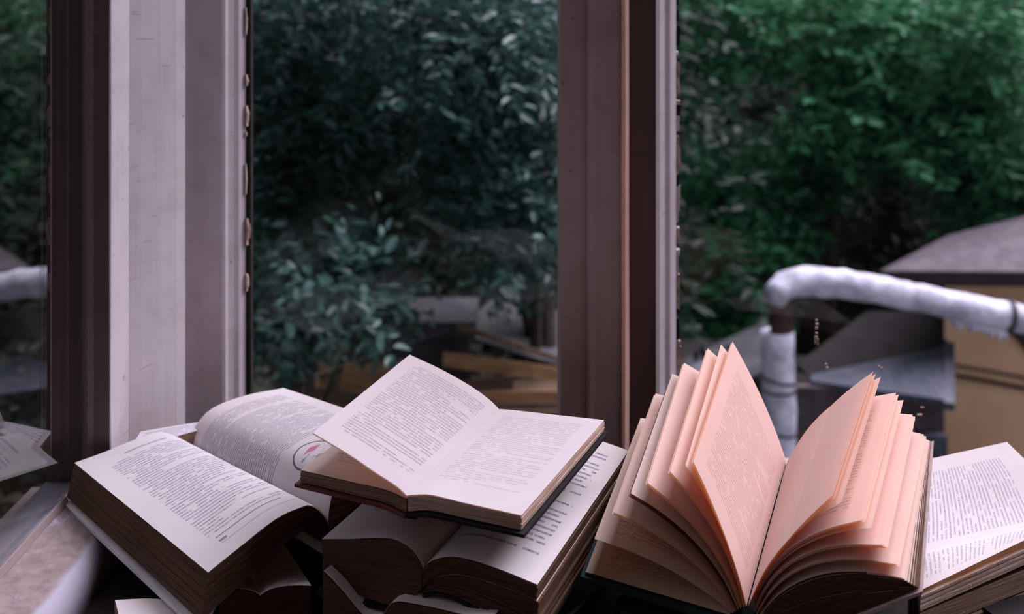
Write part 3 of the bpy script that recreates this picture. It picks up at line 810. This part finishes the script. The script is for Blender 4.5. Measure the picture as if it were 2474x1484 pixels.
# F: small open book in the gap under A
Fp = Upright((-0.180, 0.752), (0.96, 0.28)); Fq = Upright((-0.235, 0.885), (0.96, 0.28))
bookF = empty('open_book', (-0.18, 0.80, SILL))
props(bookF, 'open book with two low arched pages in the dark under the thick left book', 'book')
def pairc(pl, pts): return [pl.hit(*p) for p in pts]
ffL = pairc(Fp, [(629, 1443), (612, 1433), (585, 1427), (560, 1429), (530, 1440)]); ffR = pairc(Fp, [(630, 1443), (648, 1430), (680, 1421), (715, 1418), (752, 1419)])
dF = Vector((Fq.o.x - Fp.o.x, Fq.o.y - Fp.o.y, -0.026))
fhL = [p + dF for p in ffL]; fhR = [p + dF for p in ffR]
mF = page_mat('dark_gap_page', (0.74, 0.69, 0.68), lines=30, seed=31, tfac=0.1)
page(fhL, ffL, mF, bookF, flip=True, off=0.0009); page(fhR, ffR, mF, bookF, off=0.0009)
for (h_, f_) in ((fhL, ffL), (fhR, ffR)):
    hb = [Vector((p.x, p.y, SILL + 0.004)) for p in h_]; fb = [Vector((p.x, p.y, SILL + 0.004)) for p in f_]
    block(h_, f_, hb, fb, M['edge_shaded'], bookF, 6, 0.0004)
    board([Vector((p.x, p.y, SILL + 0.003)) for p in h_], [Vector((p.x, p.y, SILL + 0.003)) for p in f_], 0.0025, M['cover_black'], bookF, 0.002)

# G: open book under C
Gp = Upright((0.01654 - 0.0037, 0.6835 - 0.0093), (-0.931, 0.365))
gback = Vector((0.06, 0.153, -0.004))
bookG = empty('open_book', (-0.07, 0.77, SILL))
props(bookG, 'open book beneath the arched book, only its front page corners showing at the bottom', 'book')
gfL = pairc(Gp, [(921, 1496), (905, 1496), (872, 1484), (835, 1440), (803, 1404), (780, 1382)])
gfR = pairc(Gp, [(923, 1496), (936, 1472), (958, 1457), (1000, 1462), (1060, 1474), (1120, 1488), (1190, 1497)])
for q_ in gfR: pass
ghL = [p + gback + Vector((0, 0, -0.012)) for p in gfL]; ghR = [p + gback + Vector((0, 0, -0.004)) for p in gfR]
mG = page_mat('lower_page', (0.76, 0.71, 0.74), lines=32, seed=33, margins=(0.25, 0.2, 0.1, 0.3), tfac=0.12)
page(ghL, gfL, mG, bookG, flip=True, off=0.0009); page(ghR, gfR, mG, bookG, off=0.0009)
ga, gb = P(1386, 1483, 0.751), P(1443, 1424, 0.8036)
gd = (gb - ga).normalized()
board([P(930, 1560, 0.78) + Vector((0, 0.06, 0.03)), gb + gd * 0.05], [Vector((-0.082, 0.715, -0.432)), ga - gd * 0.06], 0.0022, M['cover_teal'], bookG, 0.0)
for (h_, f_) in ((ghL, gfL), (ghR, gfR)):
    hb = [Vector((p.x, p.y, SILL + 0.004)) for p in h_]; fb = [Vector((p.x, p.y, SILL + 0.004)) for p in f_]
    block(h_, f_, hb, fb, M['edge_shaded'], bookG, 8, 0.0004)
    board([Vector((p.x, p.y, SILL + 0.003)) for p in h_], [Vector((p.x, p.y, SILL + 0.003)) for p in f_], 0.0025, M['cover_black'], bookG, 0.002)

# I: book at the lower left corner under A, its top leaf bare
bI = empty('open_book', (-0.24, 0.72, SILL))
props(bI, 'book with a bare white top page at the lower left corner of the pile', 'book')
c0, c1, c2, c3 = P(278, 1452, 0.765), P(300, 1500, 0.720), P(520, 1540, 0.70), P(430, 1478, 0.765)
zI = -0.4275
def flatz(p, z_): return Vector((p.x, p.y, z_))
iL = [flatz(c3, zI), flatz(c3.lerp(c0, 0.5), zI + 0.001), flatz(c0, zI)]; iF = [flatz(c2, zI), flatz(c2.lerp(c1, 0.5), zI + 0.001), flatz(c1, zI)]
page(iL, iF, page_mat('bare_page', (0.78, 0.73, 0.75), lines=30, seed=35, strength=0.05, tfac=0.1), bI, off=0.0009)
block(iL, iF, down(iL, 0.022), down(iF, 0.022), M['edge'], bI, 8, 0.0005)
board(down(iL, 0.0235), down(iF, 0.0235), 0.003, M['cover_brown'], bI, 0.010)

# J: page end in the corner behind A
bJ = empty('open_book', (-0.29, 0.96, SILL))
props(bJ, 'book in the window corner behind the thick book, only a printed strip showing', 'book')
jn = [Vector((-0.255, 0.9965, -0.3880)), Vector((-0.29, 0.982, -0.3868)), Vector((-0.333, 0.966, -0.3882))]
jf = [Vector((-0.262, 0.985, -0.3895)), Vector((-0.295, 0.958, -0.3885)), Vector((-0.333, 0.927, -0.3930))]
page(jn, jf, page_mat('corner_page', (0.72, 0.68, 0.74), lines=7, seed=37, margins=(0.06, 0.06, 0.1, 0.0), strength=0.7, tfac=0.1), bJ, off=0.0009)
block(jn, jf, [Vector((p.x, p.y, SILL + 0.003)) for p in jn], [Vector((p.x, p.y, SILL + 0.003)) for p in jf], M['edge'], bJ, 10, 0.0004)
board([Vector((p.x, p.y, SILL + 0.0027)) for p in jn], [Vector((p.x, p.y, SILL + 0.0027)) for p in jf], 0.0025, M['cover_brown'], bJ, 0.0)

# dark closed books that carry the fanned one
flat_book('closed_book', 'dark closed book directly under the fanned book', (0.190, 0.776), -22.5, 0.185, 0.165, SILL + 0.0, -0.4145, M['cover_black'], M['edge_shaded'])
flat_book('closed_book', 'dark closed book lying under the open book at the right edge', (0.425, 0.81), 20, 0.19, 0.13, SILL, -0.4335, M['cover_black'], M['edge_shaded'])
flat_book('closed_book', 'dark closed book under the right half of the thick left book', (-0.175, 0.955), 43, 0.10, 0.15, SILL, -0.423, M['cover_brown'], M['edge_shaded'])

# ------------------------------------------------------------------ outdoors: ground, slope
GZ = -3.9
mesh_obj('ground', [(-14, 1.6, GZ), (16, 1.6, GZ), (16, 14, GZ), (-14, 14, GZ)], [(0, 1, 2, 3)], M['earth'], kind='structure')
v = []; f = []
nx, ny = 24, 10
for j in range(ny + 1):
    for i in range(nx + 1):
        x = -20 + 44 * i / nx; y = 12.5 + 14 * j / ny
        v.append((x, y, GZ + 0.75 * (y - 12.5) + 0.3 * math.sin(x * 0.9 + j) + 0.2 * math.sin(x * 2.3)))
for j in range(ny):
    for i in range(nx):
        a = j * (nx + 1) + i; f.append((a, a + 1, a + nx + 2, a + nx + 1))
mesh_obj('hill', v, f, M['hill'], kind='structure', smooth=True)

# ------------------------------------------------------------------ trees
def leaf_set(n_twigs, per, centres, spread, size, droop, seed, twig_len=0.26, aspect=0.46, upness=1.0):
    """positions, axes and sizes of leaves set along twigs that radiate from clump centres"""
    r = np.random.default_rng(seed)
    cs = np.array(centres)
    idx = r.integers(0, len(cs), n_twigs)
    base = cs[idx, :3] + r.normal(0, 1, (n_twigs, 3)) * cs[idx, 3:4] * np.array(spread)
    d = (base - cs[idx, :3]) / np.maximum(cs[idx, 3:4], 1e-3) + r.normal(0, 0.7, (n_twigs, 3)); d[:, 2] -= droop
    d /= np.linalg.norm(d, axis=1)[:, None]
    t = np.tile(np.linspace(0.15, 1, per), n_twigs)
    B = np.repeat(base, per, 0); D = np.repeat(d, per, 0)
    pos = B + D * (t * twig_len)[:, None] + r.normal(0, 0.012, (n_twigs * per, 3))
    side = np.cross(D, np.array([0, 0, 1.0])); side /= np.maximum(np.linalg.norm(side, axis=1), 1e-3)[:, None]
    sg = np.where(np.arange(n_twigs * per) % 2 == 0, 1.0, -1.0)[:, None]
    ax = D * 0.55 + side * sg * 0.8 + r.normal(0, 0.28, D.shape); ax /= np.linalg.norm(ax, axis=1)[:, None]
    up = np.array([0, 0, upness]) + r.normal(0, 0.45, D.shape)
    w_ = np.cross(ax, up); w_ /= np.maximum(np.linalg.norm(w_, axis=1), 1e-3)[:, None]
    nrm = np.cross(w_, ax)
    s = size * r.uniform(0.65, 1.25, n_twigs * per)
    return pos, ax, w_, nrm, s, aspect

LEAF = np.array([(0, 0, 0), (0.30, 0.42, 0.10), (0.68, 0.36, 0.07), (1.0, 0, -0.06), (0.68, -0.36, 0.07), (0.30, -0.42, 0.10)])
LEAF_F = [(0, 1, 2, 3), (0, 3, 4, 5)]
def leaves_mesh(name, ls, mat, parent=None, kind='stuff'):
    pos, ax, w_, nrm, s, asp = ls
    n = len(pos)
    if n == 0: return None
    L = LEAF.copy(); L[:, 1] *= asp; L[:, 2] *= 0.8
    V = pos[:, None, :] + s[:, None, None] * (L[None, :, 0:1] * ax[:, None, :] + L[None, :, 1:2] * w_[:, None, :] + L[None, :, 2:3] * nrm[:, None, :])
    base = np.array(parent_world(parent)) if parent is not None else np.zeros(3)
    V = (V - base).reshape(-1, 3)
    me = bpy.data.meshes.new(name)
    me.vertices.add(len(V)); me.vertices.foreach_set('co', V.ravel())
    fi = (np.arange(n)[:, None, None] * 6 + np.array(LEAF_F)[None]).reshape(-1, 4)
    me.loops.add(fi.size); me.loops.foreach_set('vertex_index', fi.ravel().astype(np.int32))
    me.polygons.add(len(fi)); me.polygons.foreach_set('loop_start', np.arange(0, fi.size, 4, dtype=np.int32))
    me.update(calc_edges=True); me.validate()
    me.materials.append(mat)
    o = bpy.data.objects.new(name, me); col.objects.link(o)
    if parent is not None: o.parent = parent
    if kind: o['kind'] = kind
    return o

def subset(ls, m): return tuple(a[m] for a in ls[:5]) + (ls[5],)

def single_leaves(ls, mat, parent, count, in_view):
    """the leaves that show largest become parts of their own, sharing one mesh"""
    pos = ls[0]
    u = pos[:, 0] / pos[:, 1] * FOC + CX; vv = HY - pos[:, 2] / pos[:, 1] * FOC
    vis = (u > in_view[0]) & (u < in_view[2]) & (vv > in_view[1]) & (vv < in_view[3])
    score = np.where(vis, ls[4] / pos[:, 1], -1)
    # keep them spread: nearest first
    order = np.argsort(-score)[:count]
    order = order[score[order] > 0]
    L = LEAF.copy(); L[:, 1] *= ls[5]; L[:, 2] *= 0.8
    me = bpy.data.meshes.new('leaf'); me.from_pydata([tuple(p) for p in L], [], LEAF_F); me.materials.append(mat); me.update()
    base = parent_world(parent)
    for k in order:
        o = bpy.data.objects.new('leaf', me); col.objects.link(o); o.parent = parent
        a, w_, n_, s, p = ls[1][k], ls[2][k], ls[3][k], ls[4][k], ls[0][k]
        o.matrix_local = Matrix(((a[0] * s, w_[0] * s, n_[0] * s, p[0] - base.x), (a[1] * s, w_[1] * s, n_[1] * s, p[1] - base.y), (a[2] * s, w_[2] * s, n_[2] * s, p[2] - base.z), (0, 0, 0, 1)))
    rest = np.ones(len(pos), bool); rest[order] = False
    return rest

def tree(name, label, centres, twigs, per, size, mat, seed, trunk, view=None, count=0, spread=(0.6, 0.6, 0.6), droop=0.3, twig_len=0.26, group=None, limbs=6, aspect=0.46):
    root = empty(name, (trunk[0], trunk[1], GZ))
    props(root, label, 'tree', group)
    top = max(c[2] for c in centres)
    r = random.Random(seed)
    tp = [(trunk[0], trunk[1], GZ), (trunk[0] + 0.05, trunk[1], GZ * 0.5 + top * 0.2), (trunk[0] - 0.05, trunk[1] + 0.05, top * 0.9)]
    tube('trunk', spline(tp, 8), [trunk[2] * (1 - 0.07 * i) for i in range(9)], M['bark'], root, 10, 0.06)
    for k in range(limbs):
        c = centres[r.randrange(len(centres))]
        z0 = min(max(c[2] - 0.8, GZ + 1.0), top * 0.9)
        a = Vector((trunk[0], trunk[1], z0)); b_ = Vector(c[:3])
        tube('branch', spline([a, a.lerp(b_, 0.5) + Vector((0, 0, 0.12)), b_], 6), [0.03 - 0.0035 * i for i in range(7)], M['bark'], root, 6, 0.05)
    ls = leaf_set(twigs, per, centres, spread, size, droop, seed, twig_len, aspect)
    ok = ls[0][:, 1] > 1.9
    ls = subset(ls, ok)
    if count:
        rest = single_leaves(ls, mat, root, count, view)
        ls = subset(ls, rest)
    leaves_mesh('foliage', ls, mat, root)
    return root

def px_clumps(lst, d0, d1, seed):
    """clump centres: (px, py, radius in px) spread over a depth range"""
    r = random.Random(seed); out = []
    for (px, py, rad) in lst:
        d = r.uniform(d0, d1); p = P(px, py, d)
        out.append((p.x, p.y, p.z, rad / FOC * d))
    return out

# near broad-leaved tree in the left window
cl = [(650, 60, 110), (760, 180, 90), (820, 220, 80), (690, 300, 110), (800, 320, 80), (1000, 60, 120), (1150, 60, 130), (1280, 60, 120), (1240, 170, 110), (1120, 190, 110), (960, 190, 100),
      (1300, 280, 100), (1180, 320, 100), (1060, 300, 90), (1290, 430, 90), (1230, 520, 80), (1310, 560, 70), (1150, 440, 70), (640, 450, 60), (750, 410, 70), (880, 60, 110),
      (700, -120, 160), (1000, -150, 180), (1280, -150, 160), (460, 200, 150), (450, 500, 130), (870, 330, 70)]
tree('tree', 'near tree with large blue-green glossy leaves outside the middle pane', px_clumps(cl, 3.7, 4.7, 3), 3600, 8, 0.056, M['leaf_blue'], 11, (0.1, 4.9, 0.10),
     (600, 0, 1355, 980), 300, droop=0.35, twig_len=0.2, spread=(0.5, 0.5, 0.5))
# leafy shrub reaching up at the left
cl = [(640, 710, 50), (720, 690, 50), (800, 690, 50), (880, 690, 40), (690, 730, 45), (790, 725, 40), (840, 690, 40), (630, 770, 40), (720, 750, 35), (560, 760, 80), (910, 720, 30)]
tree('shrub', 'teal leafy shrub low in the middle pane, left of the pile of boards', px_clumps(cl, 3.2, 3.7, 5), 360, 8, 0.058, M['leaf_blue'], 12, (-0.75, 3.7, 0.04),
     (600, 600, 1355, 980), 150, droop=0.1, twig_len=0.17)
# dark mass of the same wood further back
cl = [(px, py, 150) for px in range(350, 1700, 150) for py in range(-100, 900, 150)]
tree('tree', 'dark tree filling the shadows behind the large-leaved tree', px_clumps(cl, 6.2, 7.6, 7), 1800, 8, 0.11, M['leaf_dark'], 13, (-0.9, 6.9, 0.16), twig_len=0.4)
# soft green tree in the right window
cl = [(1700, 40, 90), (1780, 90, 80), (1860, 60, 90), (1960, 40, 80), (2080, 60, 90), (2150, 110, 90), (2240, 60, 90), (2380, 100, 100), (2440, 60, 90), (2060, 210, 70), (2000, 250, 70), (2110, 250, 80),
      (2180, 240, 90), (2260, 210, 80), (2330, 230, 80), (2420, 250, 80), (2060, 300, 70), (2200, 330, 80), (2280, 310, 80), (1930, 400, 70), (1850, 420, 70), (2010, 400, 60), (1760, 440, 80), (1700, 400, 60),
      (2350, 350, 70), (2440, 400, 80), (1750, 560, 70), (1850, 560, 60), (1690, 620, 70), (1800, 640, 60), (1720, 720, 70), (2380, 470, 70), (2460, 500, 70), (1690, 800, 50), (1800, 760, 40), (1700, 180, 50),
      (2600, 150, 150), (2600, 380, 130), (2300, -120, 160), (2000, -140, 170), (1700, -120, 150), (1560, 200, 130), (1560, 560, 120), (2100, 130, 80), (1900, 560, 50)]
tree('tree', 'soft green tree with feathery boughs filling the right pane above the sheds', px_clumps(cl, 9.6, 11.4, 9), 3600, 8, 0.125, M['leaf_green'], 14, (3.2, 11.3, 0.2),
     (1650, 0, 2474, 850), 280, droop=0.15, twig_len=0.30, aspect=0.55, spread=(0.5, 0.5, 0.46))
cl = [(px, py, 170) for px in range(1400, 2900, 170) for py in range(-150, 900, 170)]
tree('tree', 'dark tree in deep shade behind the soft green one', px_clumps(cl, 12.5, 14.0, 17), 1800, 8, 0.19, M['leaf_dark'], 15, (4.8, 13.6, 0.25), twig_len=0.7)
cl = [(-3.2 + random.uniform(-1.2, 0.9), 4.6 + random.uniform(-1.6, 2.4), random.uniform(-3.2, 3.6), 0.42) for _ in range(70)]  # made-up tree, thickened to keep sky light off the left side
tree('tree', 'dark tree added outside the left side pane to shut out the sky', cl, 3000, 8, 0.12, M['leaf_dark'], 16, (-3.4, 5.0, 0.14), twig_len=0.34)

# ------------------------------------------------------------------ ochre house at the right
hs = empty('house', (5.2, 8.4, GZ))
props(hs, 'ochre house with a purple-grey hipped roof at the right edge, behind the pipe', 'house')
EZ = P(2300, 672, 7.45).z
xw = P(2282, 700, 8.0).x
prism('wall', [(xw, 8.0), (9.0, 7.8), (9.4, 11.6), (4.3, 9.1)], GZ, EZ + 0.02, M['ochre'], hs)
e0 = P(2128, 660, 7.45)
E0 = Vector((e0.x, 7.45, EZ + 0.05)); E1 = Vector((9.3, 7.25, EZ + 0.05)); B0 = Vector((3.50, 8.60, EZ + 0.05)); B1 = Vector((9.7, 12.2, EZ + 0.05))
R0 = Vector((4.45, 8.65, EZ + 0.27)); R1 = Vector((9.4, 9.7, EZ + 0.95))
rf = mesh_obj('roof', [E0, E1, B1, B0, R0, R1], [(0, 1, 5, 4), (0, 4, 3), (3, 4, 5, 2), (0, 3, 2, 1), (1, 2, 5)], M['roof'], hs)
fix_normals(rf)
dn = Vector((0, 0, -0.10)); lip = Vector((0, -0.02, 0.01))
slab('fascia', [E0 + lip, E1 + lip, E1 + lip + dn, E0 + lip + dn], 0.03, M['fascia'], rf)
slab('fascia', [E0 + Vector((-0.01, 0, 0)), B0 + Vector((-0.01, 0, 0)), B0 + dn + Vector((-0.01, 0, 0)), E0 + dn + Vector((-0.01, 0, 0))], 0.02, M['fascia'], rf)
slab('soffit', [E0 + dn * 0.8, E1 + dn * 0.8, B1 + dn * 0.8, B0 + dn * 0.8], 0.02, M['fascia'], rf)
def cable(pts, rad, par): return tube('cable', spline(pts, 10), rad, M['fascia'], par, 6)
cable([P(2240, 868, 7.9), P(2310, 884, 7.93), P(2390, 897, 7.95), P(2560, 930, 7.95)], 0.010, hs)
cable([P(2240, 900, 7.9), P(2310, 909, 7.93), P(2390, 922, 7.95), P(2560, 955, 7.95)], 0.015, hs)
cable([P(2440, 800, 7.9), P(2460, 815, 7.93), P(2500, 860, 7.95), P(2560, 900, 7.95)], 0.02, hs)

# ------------------------------------------------------------------ sheds below
sh = empty('shed', (2.8, 7.3, GZ))
props(sh, 'dark plank shed with a blue-grey sheet roof against the ochre house wall', 'shed')
slab('sheet_roof', [P(1960, 905, 7.4), P(2281, 838, 7.75), P(2281, 965, 6.75), P(1960, 920, 7.0)], 0.04, M['sheet'], sh)
slab('roof_edge', [P(2281, 826, 7.75), P(2307, 826, 7.75), P(2307, 975, 6.74), P(2281, 972, 6.74)], 0.05, M['sheet'], sh)
slab('tarred_roof', [P(1925, 880, 7.6), P(2095, 752, 8.4), P(2290, 752, 8.4), P(2290, 858, 7.8), P(1960, 912, 7.45)], 0.05, M['shed_dark'], sh)
x0 = P(1925, 960, 6.95).x; x1 = P(2283, 960, 6.95).x
for k in range(9):
    a = x0 + (x1 - x0) * k / 9; b_ = x0 + (x1 - x0) * (k + 0.94) / 9
    box('plank', a, b_, 6.95 + 0.012 * (k % 3), 7.0 + 0.012 * (k % 3), GZ, P(0, 935 + 28 * k / 9, 6.95).z, M['shed_plank'], sh)
box('back_wall', x0, x1, 7.06, 7.9, GZ, P(0, 900, 7.4).z - 0.05, M['shed_dark'], sh)
b0 = P(2225, 1050, 6.9); b1 = P(2283, 1110, 6.9)
box('blue_panel', b0.x, b1.x, 6.86, 6.93, b1.z - 0.3, b0.z, M['sheet'], sh)
s2 = empty('shed', (1.55, 7.4, GZ))
props(s2, 'low shed with a grey pitched roof left of the pipe, in the right pane', 'shed')
slab('roof', [P(1600, 905, 6.8), P(1650, 868, 7.3), P(1850, 775, 8.2), P(1900, 850, 7.4), P(1780, 905, 6.8)], 0.05, M['concrete'], s2)
slab('roof_sheet', [P(1640, 905, 6.6), P(1700, 868, 6.9), P(1760, 880, 6.9), P(1740, 930, 6.5)], 0.03, M['sheet'], s2)
box('wall', P(1600, 0, 7).x, P(1880, 0, 7).x, 7.0, 7.8, GZ, P(0, 915, 7.0).z, M['shed_dark'], s2)

# ------------------------------------------------------------------ heating pipe
pp = empty('heating_pipe', (P(1880, 0, 5.0).x, 5.0, GZ))
props(pp, 'white wrapped heating pipe rising and bending right in front of the sheds', 'pipe')
pd = 5.0
def wob(pts, k): return [Vector(p) + Vector((random.uniform(-k, k), 0, random.uniform(-k, k))) for p in pts]
rv_ = 40 / FOC * pd
vert = [P(1886, 1480, pd), P(1884, 1200, pd), P(1882, 1000, pd), P(1880, 900, pd), P(1878, 800, pd)]
vert = spline([Vector((P(1886, 0, pd).x, pd, GZ))] + vert, 26)
riser = tube('riser', wob(vert, 0.004), [rv_ * random.uniform(0.95, 1.05) for _ in vert], M['wrap'], pp, 20, 0.03)
tube('bare_elbow', spline([P(1886, 812, pd), P(1890, 770, pd), P(1884, 725, pd), P(1888, 700, pd)], 10), 27 / FOC * pd, M['rust'], pp, 14, 0.04)
hz = spline([P(1872, 720, pd - 0.06), P(1886, 698, pd - 0.02), P(1930, 683, pd), P(1985, 682, pd), P(2060, 690, pd), P(2180, 713, pd), P(2300, 738, pd), P(2440, 765, pd), P(2600, 792, pd), P(2900, 842, pd)], 44)
rads = []
for i, p in enumerate(hz):
    u = p.x / p.y * FOC + CX
    k = 34
    if u < 1885: k = 30
    if 1940 < u < 2060: k = 36
    if u > 2280: k = 35
    rads.append(k / FOC * pd * random.uniform(0.95, 1.05))
cross = tube('crosspipe', wob(hz, 0.004), rads, M['wrap'], pp, 20, 0.04)
# ragged hem of the wrapping
fr = []
for k in range(26):
    u = 2300 + k * 5.2
    p = P(u, 738 + (u - 2300) * 0.19 + 30, pd)
    fr.append(p)
hv = []; hf = []
for k, p in enumerate(fr):
    L = random.uniform(0.01, 0.055)
    hv += [p + Vector((0, -0.03, 0.02)), p + Vector((0, 0.03, 0.02)), p + Vector((0, 0.02, -L)), p + Vector((0, -0.02, -L))]
for k in range(len(fr) - 1):
    for i in range(4): hf.append((k * 4 + i, k * 4 + (i + 1) % 4, k * 4 + 4 + (i + 1) % 4, k * 4 + 4 + i))
hf += [(0, 1, 2, 3), tuple(len(hv) - 4 + i for i in range(4))]
fix_normals(mesh_obj('hanging_wrap', hv, hf, M['wrap'], pp))
def ring(c, axis, rad, wdt, mat, par, name='strap'):   # a sub-part of the pipe it binds
    c = Vector(c); a = Vector(axis).normalized()
    return tube(name, [c - a * wdt, c + a * wdt], rad, mat, par, 18)
ring(P(2436, 764, pd), (1, 0, -0.19), 39 / FOC * pd, 0.010, M['strap'], cross)
for (py, ti) in ((915, 0.16), (940, -0.05), (1040, 0.12)):
    ring(P(1882, py, pd), (ti, 0, 1), 42 / FOC * pd, 0.006, M['strap'], riser, 'wire_tie')
tube('hanger', spline([P(2448, 785, pd + 0.02), P(2480, 830, pd + 0.05), P(2540, 900, pd + 0.1), P(2620, 1200, pd + 0.1), Vector((P(2640, 0, pd).x, pd + 0.1, GZ))], 12), 0.022, M['strap'], pp, 10)

# ------------------------------------------------------------------ boards and slabs seen low in the middle pane
lw_ = empty('low_wall', (-0.2, 4.7, GZ))  # a low concrete wall topped by a coping
props(lw_, 'grey concrete wall with a coping, low in the middle pane behind the lifted page', 'ledge')
a = P(850, 815, 4.7); b_ = P(1135, 900, 4.7)
box('wall_body', a.x, b_.x, 4.7, 5.0, GZ, a.z, M['concrete'], lw_)
a = P(838, 775, 4.68); b_ = P(1150, 812, 4.68)
box('coping', a.x, b_.x, 4.66, 5.05, b_.z, a.z, M['concrete'], lw_)
lp = empty('timber_pile', (-0.1, 4.2, GZ))
props(lp, 'pile of raw ochre boards outside, low in the middle pane', 'timber')
def plank(p0, p1, wpx, d, mat, tilt=0.0):
    a = P(*p0, d); b_ = P(*p1, d + tilt)
    hw = wpx / FOC * d / 2
    up = Vector((0, 0.25, 1)).normalized() * hw
    q = [a - up, b_ - up, b_ + up, a + up]
    bk = Vector((0, 0.04, -0.01))
    v = q + [p + bk for p in q]
    fix_normals(mesh_obj('plank', v, [(0, 1, 2, 3), (7, 6, 5, 4), (0, 4, 5, 1), (1, 5, 6, 2), (2, 6, 7, 3), (3, 7, 4, 0)], mat, lp))
plank((1105, 788), (1380, 880), 14, 4.35, M['timber_dark'], 0.2)
plank((1070, 868), (1380, 912), 34, 4.15, M['timber'], 0.1)
plank((770, 915), (1010, 905), 62, 4.1, M['timber'])
plank((900, 960), (1240, 925), 30, 4.12, M['timber_dark'])
plank((1060, 965), (1380, 958), 26, 4.0, M['timber'])
plank((1050, 995), (1380, 985), 26, 3.95, M['timber_dark'])
plank((740, 955), (960, 975), 26, 3.95, M['timber_dark'])
plank((760, 1010), (1380, 1015), 40, 3.9, M['timber_dark'])
a = P(700, 980, 4.15); b_ = P(1400, 980, 4.15)
box('bearer', a.x, b_.x, 4.2, 4.5, GZ, P(0, 985, 4.2).z, M['timber_dark'], lp)
gs = empty('leaning_sheet', (0.0, 4.6, GZ))
props(gs, 'grey sheet propped up like a tent behind the boards, beside the middle post', 'sheet')
slab('sheet', [P(1095, 800, 4.9), P(1230, 690, 5.2), P(1420, 790, 5.2), P(1420, 900, 4.7), P(1240, 850, 4.7)], 0.02, M['concrete'], gs)
box('prop', P(1240, 0, 5).x, P(1252, 0, 5).x, 4.95, 5.0, GZ, P(0, 780, 5).z, M['bark'], gs)

# ------------------------------------------------------------------ warm fill lamp added out of view behind the viewer
lamp = empty('fill_lamp', (0.6, -1.9, ZT))
props(lamp, 'warm fill lamp added unseen behind the viewer', 'lamp')
tube('cord', [(0.6, -1.9, ZT), (0.6, -1.9, 0.95)], 0.004, M['strap'], lamp, 6)
bs = NB('fill_glow'); em = bs.n.new('ShaderNodeEmission'); em.inputs['Color'].default_value = (1.0, 0.52, 0.24, 1); em.inputs['Strength'].default_value = 30.0
M['glow'] = bs.done(em.outputs[0])
tube('bulb', [(0.6, -1.9, 0.95), (0.6, -1.9, 0.90), (0.6, -1.9, 0.84), (0.6, -1.9, 0.80)], [0.02, 0.05, 0.05, 0.02], M['glow'], lamp, 14)
